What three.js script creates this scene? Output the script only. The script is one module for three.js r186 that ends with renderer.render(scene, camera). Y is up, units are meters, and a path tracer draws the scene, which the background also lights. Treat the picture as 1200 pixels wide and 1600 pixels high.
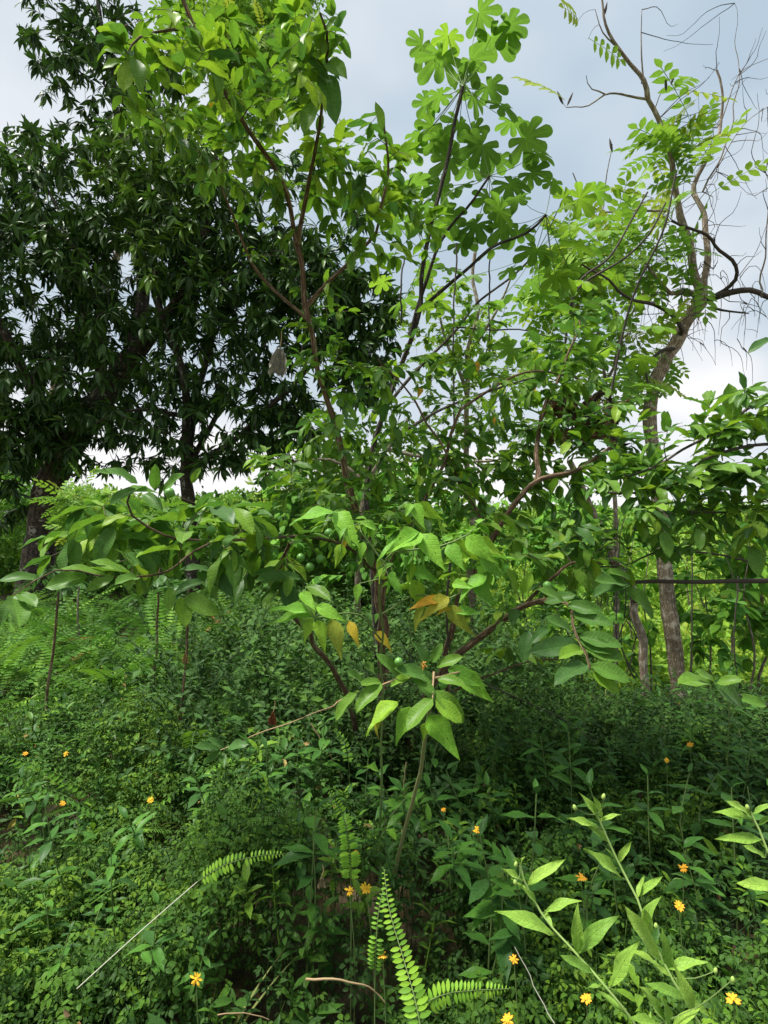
import * as THREE from 'three';
import { mergeGeometries } from 'three/addons/utils/BufferGeometryUtils.js';

// ---------------------------------------------------------------- camera, sky, sun, exposure
const scene = new THREE.Scene();
const EYE = 1.5, FOCAL = 873;                       // eye height in metres; focal length for a 1600 px tall frame
const camera = new THREE.PerspectiveCamera(2 * Math.atan(800 / FOCAL) * 180 / Math.PI, 0.75, 0.05, 900);
camera.position.set(0, EYE, 0);
camera.lookAt(0, EYE, -10);
const renderer = new THREE.WebGLRenderer();
renderer.toneMapping = THREE.LinearToneMapping;
renderer.toneMappingExposure = 5.5;
renderer.shadowMap.enabled = true;
const SKY_LEVEL = 0.11;
const SUN_DIR = new THREE.Vector3(-0.36, 0.9, 0.02).normalize();
const sun = new THREE.DirectionalLight(new THREE.Color(1.0, 0.965, 0.9), 1.5);
sun.position.copy(SUN_DIR).multiplyScalar(60);
sun.castShadow = true; sun.shadow.radius = 28;
sun.shadow.mapSize.set(4096, 4096);
Object.assign(sun.shadow.camera, { left: -20, right: 20, top: 20, bottom: -20, near: 1, far: 140 });
scene.add(sun, sun.target);

// ---------------------------------------------------------------- small tools
function rng(seed) { let a = seed >>> 0; return () => { a = (a + 0x6D2B79F5) | 0; let t = Math.imul(a ^ (a >>> 15), 1 | a); t = (t + Math.imul(t ^ (t >>> 7), 61 | t)) ^ t; return ((t ^ (t >>> 14)) >>> 0) / 4294967296; }; }
const V3 = (x, y, z) => new THREE.Vector3(x, y, z);
const UP = V3(0, 1, 0);
const lerp = (a, b, t) => a + (b - a) * t;
const clamp = (x, a, b) => Math.min(b, Math.max(a, x));
const smooth = (a, b, x) => { const t = clamp((x - a) / (b - a), 0, 1); return t * t * (3 - 2 * t); };
function hash3(x, y, z) { let h = Math.imul(x, 374761393) + Math.imul(y, 668265263) + Math.imul(z, 2147483647 ^ 0x5bd1e995); h = Math.imul(h ^ (h >>> 13), 1274126177); return ((h ^ (h >>> 16)) >>> 0) / 4294967296; }
function noise3(x, y, z) {
  const X = Math.floor(x), Y = Math.floor(y), Z = Math.floor(z), s = t => t * t * (3 - 2 * t);
  const u = s(x - X), v = s(y - Y), w = s(z - Z), h = (i, j, k) => hash3(X + i, Y + j, Z + k);
  return lerp(lerp(lerp(h(0, 0, 0), h(1, 0, 0), u), lerp(h(0, 1, 0), h(1, 1, 0), u), v), lerp(lerp(h(0, 0, 1), h(1, 0, 1), u), lerp(h(0, 1, 1), h(1, 1, 1), u), v), w);
}
const fbm = (x, y, z, n = 4) => { let s = 0, a = 0.5, t = 0; for (let i = 0; i < n; i++) { s += a * noise3(x, y, z); t += a; a *= 0.5; x *= 2.03; y *= 2.03; z *= 2.03; } return s / t; };
// a place in the world read off the photograph: column, row, and how many metres away it stands
const at = (px, py, d) => V3((px - 600) / FOCAL * d, EYE - (py - 800) / FOCAL * d, -d);
const ground = (x, z) => {
  const d = -z;
  let y = 0.10 * (fbm(x * 0.5 + 7, 3, z * 0.5, 3) - 0.5);
  const right = smooth(-0.5, 3.5, x + (d - 5) * 0.12);
  y -= right * smooth(2.8, 6.2, d) * 0.85 + right * smooth(6, 15, d) * 2.4;   // falls off into the valley
  y += (1 - right) * smooth(3, 7, d) * 0.12;
  y -= (1 - right) * smooth(11, 20, d) * 1.6;
  y += smooth(20, 75, d) * 2.2 + smooth(60, 240, d) * 2 + smooth(14, 40, Math.abs(x)) * 0.5;
  y += smooth(9, 30, d) * 1.6 * (fbm(x * 0.09, 1, z * 0.09, 3) - 0.5);
  return y;
};
const taken = {};
function numbered(name) { const n = taken[name] = (taken[name] ?? -1) + 1; return n ? `${name}_${String(n).padStart(3, '0')}` : name; }
function tag(o, label, category, group, kind) { o.userData = { ...(label && { label }), ...(category && { category }), ...(group && { group }), ...(kind && { kind }) }; return o; }
function shade(o) { o.castShadow = true; o.receiveShadow = true; return o; }
function mesh(name, geometry, material, parent) { const m = shade(new THREE.Mesh(geometry, material)); m.name = parent ? name : numbered(name); (parent ?? scene).add(m); return m; }

// ---------------------------------------------------------------- sky: thin even overcast, computed
{
  const W = 1024, H = 512, data = new Float32Array(W * H * 4);
  for (let j = 0; j < H; j++) for (let i = 0; i < W; i++) {
    const el = (j + 0.5) / H * Math.PI - Math.PI / 2, az = (i + 0.5) / W * 2 * Math.PI - Math.PI;
    const x = Math.cos(el) * Math.cos(az), y = Math.sin(el), z = Math.cos(el) * Math.sin(az);
    const f = 1.6 / (Math.max(y, 0) + 0.35);
    const c = fbm(x * f * 0.8 + 11, y * 1.3 + 2, z * f * 0.8 + 4, 5), b = fbm(x * f * 2.1 + 3, y * 2 + 9, z * f * 2.1 + 20, 4);
    const low = Math.pow(1 - Math.max(y, 0), 5.0);
    const cloud = clamp(smooth(0.42, 0.70, c + 0.14 * smooth(0.1, -0.7, x) - 0.06) * 0.8 + low * 1.0 + (b - 0.5) * 0.3, 0, 1.15);
    const grey = [1.95, 2.44, 2.92], white = [3.85, 3.9, 4.0], k = (j * W + i) * 4;
    for (let q = 0; q < 3; q++) data[k + q] = lerp(grey[q], white[q], cloud) * SKY_LEVEL * 0.415;
    data[k + 3] = 1;
  }
  const sky = new THREE.DataTexture(data, W, H, THREE.RGBAFormat, THREE.FloatType);
  sky.mapping = THREE.EquirectangularReflectionMapping; sky.magFilter = sky.minFilter = THREE.LinearFilter; sky.needsUpdate = true;
  scene.background = sky; scene.environment = sky;
}

// ---------------------------------------------------------------- textures
function canvasTexture(w, h, draw, srgb = true, repeat) {
  const c = document.createElement('canvas'); c.width = w; c.height = h; draw(c.getContext('2d'), w, h);
  const t = new THREE.CanvasTexture(c); if (srgb) t.colorSpace = THREE.SRGBColorSpace;
  if (repeat) { t.wrapS = t.wrapT = THREE.RepeatWrapping; t.repeat.set(...repeat); }
  return t;
}
// leaf blade: pale midrib and side veins on a mottled blade (the tip is at the top of the sheet)
function leafSheet(seed, { veins = 12, rise = 0.11, vein = 0.35, mottle = 0.16, spots = 0, relief = false, net = 0 }) {
  return canvasTexture(192, 384, (g, w, h) => {
    const r = rng(seed), jit = Array.from({ length: veins * 2 }, () => r());
    g.fillStyle = relief ? '#808080' : '#e3e6dc'; g.fillRect(0, 0, w, h);
    if (!relief) for (let i = 0; i < 260; i++) {
      const v = 222 + (r() - 0.5) * 255 * mottle; g.fillStyle = `rgba(${v | 0},${(v + 4) | 0},${(v - 12) | 0},0.22)`;
      g.beginPath(); g.arc(r() * w, r() * h, 4 + r() * 16, 0, 7); g.fill();
    }
    const line = (x0, y0, x1, y1, wd, a) => { g.strokeStyle = relief ? `rgba(0,0,0,${a})` : `rgba(255,255,216,${a})`; g.lineWidth = wd; g.beginPath(); g.moveTo(x0, y0); g.quadraticCurveTo((x0 + x1) / 2, (y0 + y1) / 2 + h * 0.012, x1, y1); g.stroke(); };
    for (let i = 0; i < veins; i++) for (const s of [-1, 1]) {
      const y = h * (1 - (i + 0.7 + (jit[i * 2 + (s > 0 ? 1 : 0)] - 0.5) * 0.3) / (veins + 1.2));
      line(w / 2, y, w / 2 + s * w / 2, y - h * rise, relief ? 7 : 4, relief ? 0.6 : vein);
      if (net) for (let k = 1; k < 6; k++) line(w / 2 + s * w * k / 12, y - h * rise * k / 6, w / 2 + s * w * (k + 0.4) / 12, y - h * rise * k / 6 - h / veins, 0.8, vein * net);
    }
    line(w / 2, h, w / 2, 0, relief ? 9 : 7, relief ? 0.9 : Math.min(1, vein * 1.9));
    if (!relief) for (let i = 0; i < spots; i++) { g.fillStyle = `rgba(${90 + r() * 60 | 0},${60 + r() * 40 | 0},20,${0.35 + 0.5 * r()})`; g.beginPath(); g.ellipse(r() * w, r() * h, 1 + r() * 4, 1 + r() * 5, r() * 3, 0, 7); g.fill(); }
  }, !relief);
}
function barkSheet(seed, base, dark, pale, relief) {
  return canvasTexture(256, 512, (g, w, h) => {
    const im = g.createImageData(w, h);
    for (let y = 0; y < h; y++) for (let x = 0; x < w; x++) {
      const a = x / w * 2 * Math.PI, cx = Math.cos(a) * 1.3, cz = Math.sin(a) * 1.3, v = y / h;
      const fy = Math.abs(v - 0.5) * 2;      // mirrored along the stem so that the sheet repeats without a seam
      const streak = fbm(cx * 4 + seed, fy * 7, cz * 4, 4), patch = fbm(cx * 1.6 + seed * 3, fy * 5, cz * 1.6 + 8, 4), fine = fbm(cx * 14, fy * 26, cz * 14 + seed, 3);
      const k = (y * w + x) * 4, d = smooth(0.42, 0.62, streak * 0.6 + fine * 0.4), l = smooth(0.56, 0.68, patch);
      for (let q = 0; q < 3; q++) im.data[k + q] = relief ? 255 * clamp(0.25 + 0.5 * d + 0.35 * (fine - 0.5) + 0.15 * l, 0, 1) : lerp(lerp(dark[q], base[q], d), pale[q], l * 0.8) * (0.82 + 0.36 * fine);
      im.data[k + 3] = 255;
    }
    g.putImageData(im, 0, 0);
  }, !relief, [1, 1]);
}
const groundSheet = relief => canvasTexture(512, 512, (g, w, h) => {
  const im = g.createImageData(w, h);
  for (let y = 0; y < h; y++) for (let x = 0; x < w; x++) {
    const a = x / w * 2 * Math.PI, b = y / h * 2 * Math.PI, X = Math.cos(a) * 2, Y = Math.sin(a) * 2, Z = Math.cos(b) * 2 + Math.sin(b) * 1.3;
    const n = fbm(X * 3, Y * 3, Z * 3, 5), m = fbm(X + 5, Y + 2, Z + 9 + Math.sin(b), 4), k = (y * w + x) * 4;
    const c = relief ? [n * 255, n * 255, n * 255] : [lerp(52, 92, n) * (0.8 + 0.4 * m), lerp(44, 80, n) * (0.8 + 0.4 * m), lerp(30, 50, n)];
    for (let q = 0; q < 3; q++) im.data[k + q] = c[q]; im.data[k + 3] = 255;
  }
  g.putImageData(im, 0, 0);
}, !relief, [1, 1]);

// ---------------------------------------------------------------- materials
const C = (r, g, b) => new THREE.Color().setRGB(r, g, b);
function leafMaterial(color, map, bump, { through = 0.34, coat = 0.45, coatRough = 0.38, bumpScale = 0.0022 } = {}) {
  return new THREE.MeshPhysicalMaterial({ color, map, bumpMap: bump ?? null, bumpScale, roughness: 0.93, transmission: through, thickness: 0, clearcoat: coat, clearcoatRoughness: coatRough, specularIntensity: 0.22, side: THREE.DoubleSide });
}
function barkMaterial(seed, base, dark, pale, bumpScale = 0.006) {
  return new THREE.MeshStandardMaterial({ map: barkSheet(seed, base, dark, pale, false), bumpMap: barkSheet(seed, base, dark, pale, true), bumpScale, roughness: 0.92 });
}
const bark = {
  guava: barkMaterial(3, [142, 112, 82], [88, 66, 48], [184, 162, 128], 0.006),
  mango: barkMaterial(17, [92, 80, 66], [50, 43, 35], [166, 162, 148], 0.012),
  grey: barkMaterial(29, [166, 150, 128], [112, 98, 80], [196, 186, 168], 0.006),
  twig: new THREE.MeshStandardMaterial({ color: C(0.10, 0.072, 0.042), roughness: 0.9 }),
  green: new THREE.MeshStandardMaterial({ color: C(0.13, 0.20, 0.05), roughness: 0.7 }),
  pale: new THREE.MeshStandardMaterial({ color: C(0.52, 0.50, 0.40), roughness: 0.8 }),
  dry: new THREE.MeshStandardMaterial({ color: C(0.36, 0.25, 0.13), roughness: 0.9 }),
  darkLiana: new THREE.MeshStandardMaterial({ color: C(0.055, 0.043, 0.032), roughness: 0.9 }),
};

// ---------------------------------------------------------------- leaf shapes (unit length, stalk at the origin, tip along +z, upper face +y)
const PROFILE = {
  guava: t => Math.pow(Math.sin(Math.PI * Math.pow(t, 0.92)), 0.56),
  mango: t => Math.pow(Math.sin(Math.PI * Math.pow(t, 0.8)), 0.95),
  vine: t => t < 0.28 ? Math.pow(t / 0.28, 0.45) : Math.pow(1 - Math.pow((t - 0.28) / 0.72, 1.25), 1.15),
  herb: t => Math.pow(Math.sin(Math.PI * Math.pow(t, 0.9)), 1.05),
  round: t => Math.pow(Math.sin(Math.PI * Math.pow(t, 0.8)), 0.6),
};
function leafGeometry(seed, profile, ratio, { along = 7, across = 4, fold = 0.25, curl = 0.25, wave = 0.03, twist = 0 } = {}) {
  const r = rng(seed), pos = [], uv = [], idx = [], ph = r() * 6, f = PROFILE[profile];
  for (let i = 0; i <= along; i++) {
    const t = i / along, w = Math.max(f(clamp(t, 0.0, 1)), i === 0 || i === along ? 0.02 : 0.05) * ratio * 0.5;
    for (let j = 0; j <= across; j++) {
      const s = j / across * 2 - 1, x = s * w;
      const tw = twist * t, y0 = Math.abs(s) * w * fold - curl * t * t * 0.5 + wave * ratio * Math.sin(t * 11 + ph + (s > 0 ? 1.7 : 0)) * s * s;
      pos.push(x * Math.cos(tw) - y0 * Math.sin(tw), y0 * Math.cos(tw) + x * Math.sin(tw), t * (1 - 0.12 * curl * t)); uv.push(0.5 + s * 0.5 * clamp(w / (ratio * 0.5), 0, 1), t);
    }
  }
  const n = across + 1;
  for (let i = 0; i < along; i++) for (let j = 0; j < across; j++) { const a = i * n + j; idx.push(a, a + n, a + 1, a + 1, a + n, a + n + 1); }
  const g = new THREE.BufferGeometry();
  g.setAttribute('position', new THREE.Float32BufferAttribute(pos, 3)); g.setAttribute('uv', new THREE.Float32BufferAttribute(uv, 2)); g.setIndex(idx); g.computeVertexNormals();
  return g;
}
// palmate leaf with deep rounded lobes; the stalk joins at the origin, the blade spreads in the x-z plane
function palmateGeometry(seed, lobes = 9) {
  const r = rng(seed), pos = [], uv = [], idx = [], per = 8, rings = 5, gap = 0.55, span = 2 * Math.PI - gap, N = lobes * per;
  const L = Array.from({ length: lobes }, (_, i) => (0.56 + 0.44 * Math.sin(Math.PI * (i + 0.5) / lobes)) * (0.78 + 0.36 * r()));
  const bend = Array.from({ length: lobes }, () => (r() - 0.5) * 0.35);
  for (let a = 0; a <= N; a++) {
    const li = Math.min(lobes - 1, Math.floor(a / per)), s = (a - li * per) / per * 2 - 1;      // -1..1 across a lobe
    const mid = Math.PI + gap / 2 + span * (li + 0.5) / lobes;
    const edge = (1 - Math.pow(Math.abs(s), 2.6));
    const rad = L[li] * (0.44 + 0.56 * Math.pow(edge, 0.5));
    for (let k = 0; k <= rings; k++) {
      const q = k / rings, R = rad * q;
      // lobes are wider outwards than the sector they grow from: pull towards the mid line near the root only
      const spread = s * (span / lobes / 2) * (1 - 0.06 * smooth(0.2, 0.5, R) + 0.12 * smooth(0.5, 0.9, R));
      const ang = mid + spread;
      const y = -0.24 * R * R + (Math.abs(s) - 0.4) * 0.13 * R * smooth(0.1, 0.4, R) + bend[li] * R * R * 0.9 + 0.03 * Math.sin(R * 14 + li) * s * s * R;
      pos.push(Math.sin(ang) * R, y, Math.cos(ang) * R);
      uv.push(0.5 + 0.5 * s * clamp(R / 0.7, 0, 1), R);
    }
  }
  const n = rings + 1;
  for (let a = 0; a < N; a++) for (let k = 0; k < rings; k++) { const b = a * n + k; if (k) idx.push(b, b + n, b + 1); idx.push(b + 1, b + n, b + n + 1); }
  const g = new THREE.BufferGeometry();
  g.setAttribute('position', new THREE.Float32BufferAttribute(pos, 3)); g.setAttribute('uv', new THREE.Float32BufferAttribute(uv, 2)); g.setIndex(idx); g.computeVertexNormals();
  return g;
}
const M4 = new THREE.Matrix4(), Q = new THREE.Quaternion();
function leafQuat(dir, up) {
  const z = dir.clone().normalize(), x = up.clone().cross(z); if (x.lengthSq() < 1e-6) x.set(1, 0, 0); x.normalize();
  const y = z.clone().cross(x); return new THREE.Quaternion().setFromRotationMatrix(new THREE.Matrix4().makeBasis(x, y, z));
}
const placed = (g, pos, dir, up, s) => g.clone().applyMatrix4(new THREE.Matrix4().compose(pos, leafQuat(dir, up), V3(s, s, s)));
// tapering round stem through points
function tubeGeometry(pts, radii, sides = 6, knots = 0) {
  const pos = [], uv = [], nor = [], idx = [], n = pts.length; let x = V3(1, 0, 0.13).normalize(), len = 0;
  for (let i = 0; i < n; i++) {
    const t = pts[Math.min(n - 1, i + 1)].clone().sub(pts[Math.max(0, i - 1)]).normalize();
    x.addScaledVector(t, -x.dot(t)); if (x.lengthSq() < 1e-8) x.set(t.z, 0.1, -t.x); x.normalize(); const y = t.clone().cross(x);
    if (i) len += pts[i].distanceTo(pts[i - 1]);
    for (let j = 0; j <= sides; j++) {
      const a = j / sides * 2 * Math.PI, c = Math.cos(a), s = Math.sin(a), nx = x.clone().multiplyScalar(c).addScaledVector(y, s);
      const r = radii[i] * (1 + knots * (noise3(pts[i].x * 9 + c * 0.8, pts[i].y * 9, pts[i].z * 9 + s * 0.8) - 0.5));
      pos.push(pts[i].x + nx.x * r, pts[i].y + nx.y * r, pts[i].z + nx.z * r); nor.push(nx.x, nx.y, nx.z); uv.push(j / sides, len * 1.6);
    }
  }
  for (let i = 0; i < n - 1; i++) for (let j = 0; j < sides; j++) { const a = i * (sides + 1) + j, b = a + sides + 1; idx.push(a, a + 1, b, a + 1, b + 1, b); }
  const g = new THREE.BufferGeometry();
  g.setAttribute('position', new THREE.Float32BufferAttribute(pos, 3)); g.setAttribute('normal', new THREE.Float32BufferAttribute(nor, 3)); g.setAttribute('uv', new THREE.Float32BufferAttribute(uv, 2)); g.setIndex(idx);
  return g;
}
function curvePoints(list, step) { const c = new THREE.CatmullRomCurve3(list, false, 'centripetal'); return c.getSpacedPoints(Math.max(2, Math.ceil(c.getLength() / step))); }

// ---------------------------------------------------------------- leaf kinds
const sheets = {
  guava: [leafSheet(5, { veins: 10, rise: 0.1, vein: 0.6, mottle: 0.55, spots: 16 }), leafSheet(5, { veins: 10, rise: 0.1, relief: true })],
  smooth: [leafSheet(15, { veins: 7, rise: 0.16, vein: 0.5, mottle: 0.5, spots: 18 }), leafSheet(15, { veins: 7, rise: 0.16, relief: true })],
  mango: [leafSheet(25, { veins: 16, rise: 0.05, vein: 0.28, mottle: 0.2 }), null],
  sick: [leafSheet(45, { veins: 7, rise: 0.16, vein: 0.2, mottle: 0.5, spots: 60 }), null],
};
const KIND = {};
function kind(name, { sheet, geos, tones, opts, weights }) {
  const [map, bump] = sheets[sheet];
  KIND[name] = { geos, tones: tones.map(t => C(...t)), mats: tones.map(t => leafMaterial(C(...t), map, bump, opts)), inst: leafMaterial(C(1, 1, 1), map, bump, opts), weights: weights ?? tones.map(() => 1) };
}
const variants = (seed, n, profile, ratio, o) => Array.from({ length: n }, (_, i) => { const r = rng(seed + i * 7); return leafGeometry(seed + i, profile, ratio * (0.88 + 0.26 * r()), { ...o, curl: (o.curl ?? 0.25) * (0.2 + 1.8 * r()), fold: (o.fold ?? 0.25) * (0.4 + 1.1 * r()), twist: (r() - 0.5) * 0.7 }); });
kind('guava', { sheet: 'guava', geos: variants(100, 8, 'guava', 0.42, { curl: 0.38, fold: 0.34, wave: 0.08 }),
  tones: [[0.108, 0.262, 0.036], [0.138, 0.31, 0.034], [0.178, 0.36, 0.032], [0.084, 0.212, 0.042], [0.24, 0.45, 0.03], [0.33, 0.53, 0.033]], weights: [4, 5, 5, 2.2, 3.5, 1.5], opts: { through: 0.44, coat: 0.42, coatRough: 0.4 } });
kind('mango', { sheet: 'mango', geos: variants(200, 5, 'mango', 0.24, { along: 6, across: 2, curl: 0.4, fold: 0.4, wave: 0.05 }),
  tones: [[0.044, 0.105, 0.02], [0.056, 0.13, 0.021], [0.076, 0.168, 0.022], [0.035, 0.082, 0.019], [0.13, 0.25, 0.026]], weights: [5, 5, 4, 3, 0.8], opts: { through: 0.22, coat: 0.4, coatRough: 0.3 } });
kind('vine', { sheet: 'smooth', geos: variants(300, 7, 'vine', 0.44, { curl: 0.45, fold: 0.34, wave: 0.08 }),
  tones: [[0.22, 0.50, 0.055], [0.27, 0.56, 0.055], [0.18, 0.42, 0.045], [0.36, 0.61, 0.05]], opts: { through: 0.38, coat: 0.22, coatRough: 0.45 } });
kind('herb', { sheet: 'smooth', geos: variants(400, 5, 'herb', 0.30, { curl: 0.5, fold: 0.4, wave: 0.06 }),
  tones: [[0.058, 0.18, 0.026], [0.076, 0.22, 0.028], [0.10, 0.27, 0.03], [0.048, 0.145, 0.026]], opts: { through: 0.3, coat: 0.28, coatRough: 0.4 } });
kind('paleHerb', { sheet: 'smooth', geos: variants(450, 6, 'herb', 0.225, { curl: 0.4, fold: 0.4, wave: 0.14 }),
  tones: [[0.33, 0.56, 0.085], [0.29, 0.51, 0.075], [0.39, 0.62, 0.10], [0.22, 0.42, 0.06]], opts: { through: 0.32, coat: 0.25, coatRough: 0.5 } });
kind('small', { sheet: 'smooth', geos: variants(500, 4, 'round', 0.6, { along: 4, across: 2, curl: 0.4, fold: 0.3 }),
  tones: [[0.10, 0.29, 0.032], [0.14, 0.36, 0.034], [0.20, 0.45, 0.036]], opts: { through: 0.38, coat: 0.14, coatRough: 0.45 } });
kind('bright', { sheet: 'smooth', geos: variants(550, 4, 'round', 0.5, { along: 4, across: 2, curl: 0.4, fold: 0.3 }),
  tones: [[0.26, 0.48, 0.05], [0.33, 0.55, 0.06], [0.20, 0.42, 0.05], [0.42, 0.56, 0.06]], opts: { through: 0.45, coat: 0.2, coatRough: 0.5 } });
kind('yellow', { sheet: 'sick', geos: variants(600, 4, 'vine', 0.38, { curl: 0.6, fold: 0.35, wave: 0.08 }),
  tones: [[0.62, 0.46, 0.04], [0.48, 0.46, 0.05], [0.66, 0.36, 0.03], [0.36, 0.42, 0.05]], opts: { through: 0.4, coat: 0.15, coatRough: 0.5 } });
kind('dead', { sheet: 'sick', geos: variants(650, 4, 'guava', 0.45, { curl: 1.3, fold: 0.9, wave: 0.2 }),
  tones: [[0.13, 0.075, 0.04], [0.07, 0.05, 0.035], [0.20, 0.13, 0.07]], opts: { through: 0.1, coat: 0, coatRough: 0.6 } });
KIND.palm = { geos: [0, 1, 2, 3].map(i => palmateGeometry(700 + i, i % 2 ? 8 : 7)) };
{
  const map = canvasTexture(128, 256, (g, w, h) => {
    const r = rng(77); g.fillStyle = '#d8dcd2'; g.fillRect(0, 0, w, h);
    for (let i = 0; i < 200; i++) { const v = 190 + r() * 40; g.fillStyle = `rgba(${v},${v},${v - 14},0.2)`; g.beginPath(); g.arc(r() * w, r() * h, 3 + r() * 12, 0, 7); g.fill(); }
    g.strokeStyle = 'rgba(250,252,205,0.75)'; g.lineWidth = 5; g.beginPath(); g.moveTo(w / 2, h); g.lineTo(w / 2, 0); g.stroke();
    g.strokeStyle = 'rgba(250,252,205,0.3)'; g.lineWidth = 2; for (let i = 0; i < 14; i++) for (const s of [-1, 1]) { const y = h * (1 - i / 14); g.beginPath(); g.moveTo(w / 2, y); g.lineTo(w / 2 + s * w / 2, y - h * 0.09); g.stroke(); }
  });
  const tones = [[0.19, 0.38, 0.05], [0.215, 0.42, 0.05], [0.25, 0.48, 0.05], [0.165, 0.33, 0.05], [0.34, 0.58, 0.05]];
  Object.assign(KIND.palm, { tones: tones.map(t => C(...t)), mats: tones.map(t => leafMaterial(C(...t), map, null, { through: 0.55, coat: 0.2, coatRough: 0.5 })), weights: [4, 4, 3, 3, 1.5] });
}
// feathered leaf: leaflets in pairs along a stalk, one sheet of many blades
function pinnateGeometry(seed, pairs, ratio, arch = 0.35, leaflet = 0.24) {
  const r = rng(seed), parts = [], b = leafGeometry(seed, 'round', ratio, { along: 3, across: 2, curl: 0.3, fold: 0.25 });
  const spine = t => V3(0, -arch * t * t * 0.5, t * (1 - 0.1 * arch * t));
  for (let i = 1; i <= pairs; i++) {
    const t = i / (pairs + 0.6), p = spine(t), s = leaflet * (0.75 + 0.45 * Math.sin(Math.PI * Math.min(1, t * 0.9))) * (0.9 + 0.2 * r());
    for (const k of [-1, 1]) parts.push(placed(b, p, V3(k * 0.9, -0.12 + (r() - 0.5) * 0.3, 0.45 + (r() - 0.5) * 0.2), V3(0, 1, 0.1), s));
  }
  parts.push(placed(b, spine(0.98), V3(0, -arch * 0.6, 1), UP, leaflet));
  const pts = Array.from({ length: 6 }, (_, i) => spine(i / 5));
  parts.push(tubeGeometry(pts, pts.map(() => 0.006), 3));
  return mergeGeometries(parts);
}
kind('feather', { sheet: 'smooth', geos: [pinnateGeometry(800, 6, 0.46), pinnateGeometry(801, 7, 0.44, 0.6), pinnateGeometry(802, 5, 0.5, 0.2)],
  tones: [[0.25, 0.47, 0.05], [0.32, 0.54, 0.055], [0.20, 0.41, 0.05], [0.44, 0.56, 0.06]], weights: [4, 4, 3, 1], opts: { through: 0.42, coat: 0.2, coatRough: 0.5 } });
const pickTone = (k, r, fixed) => { if (fixed !== undefined) return fixed; const w = KIND[k].weights; let s = r() * w.reduce((a, b) => a + b, 0), i = 0; while (i < w.length - 1 && (s -= w[i]) > 0) i++; return i; };

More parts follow.
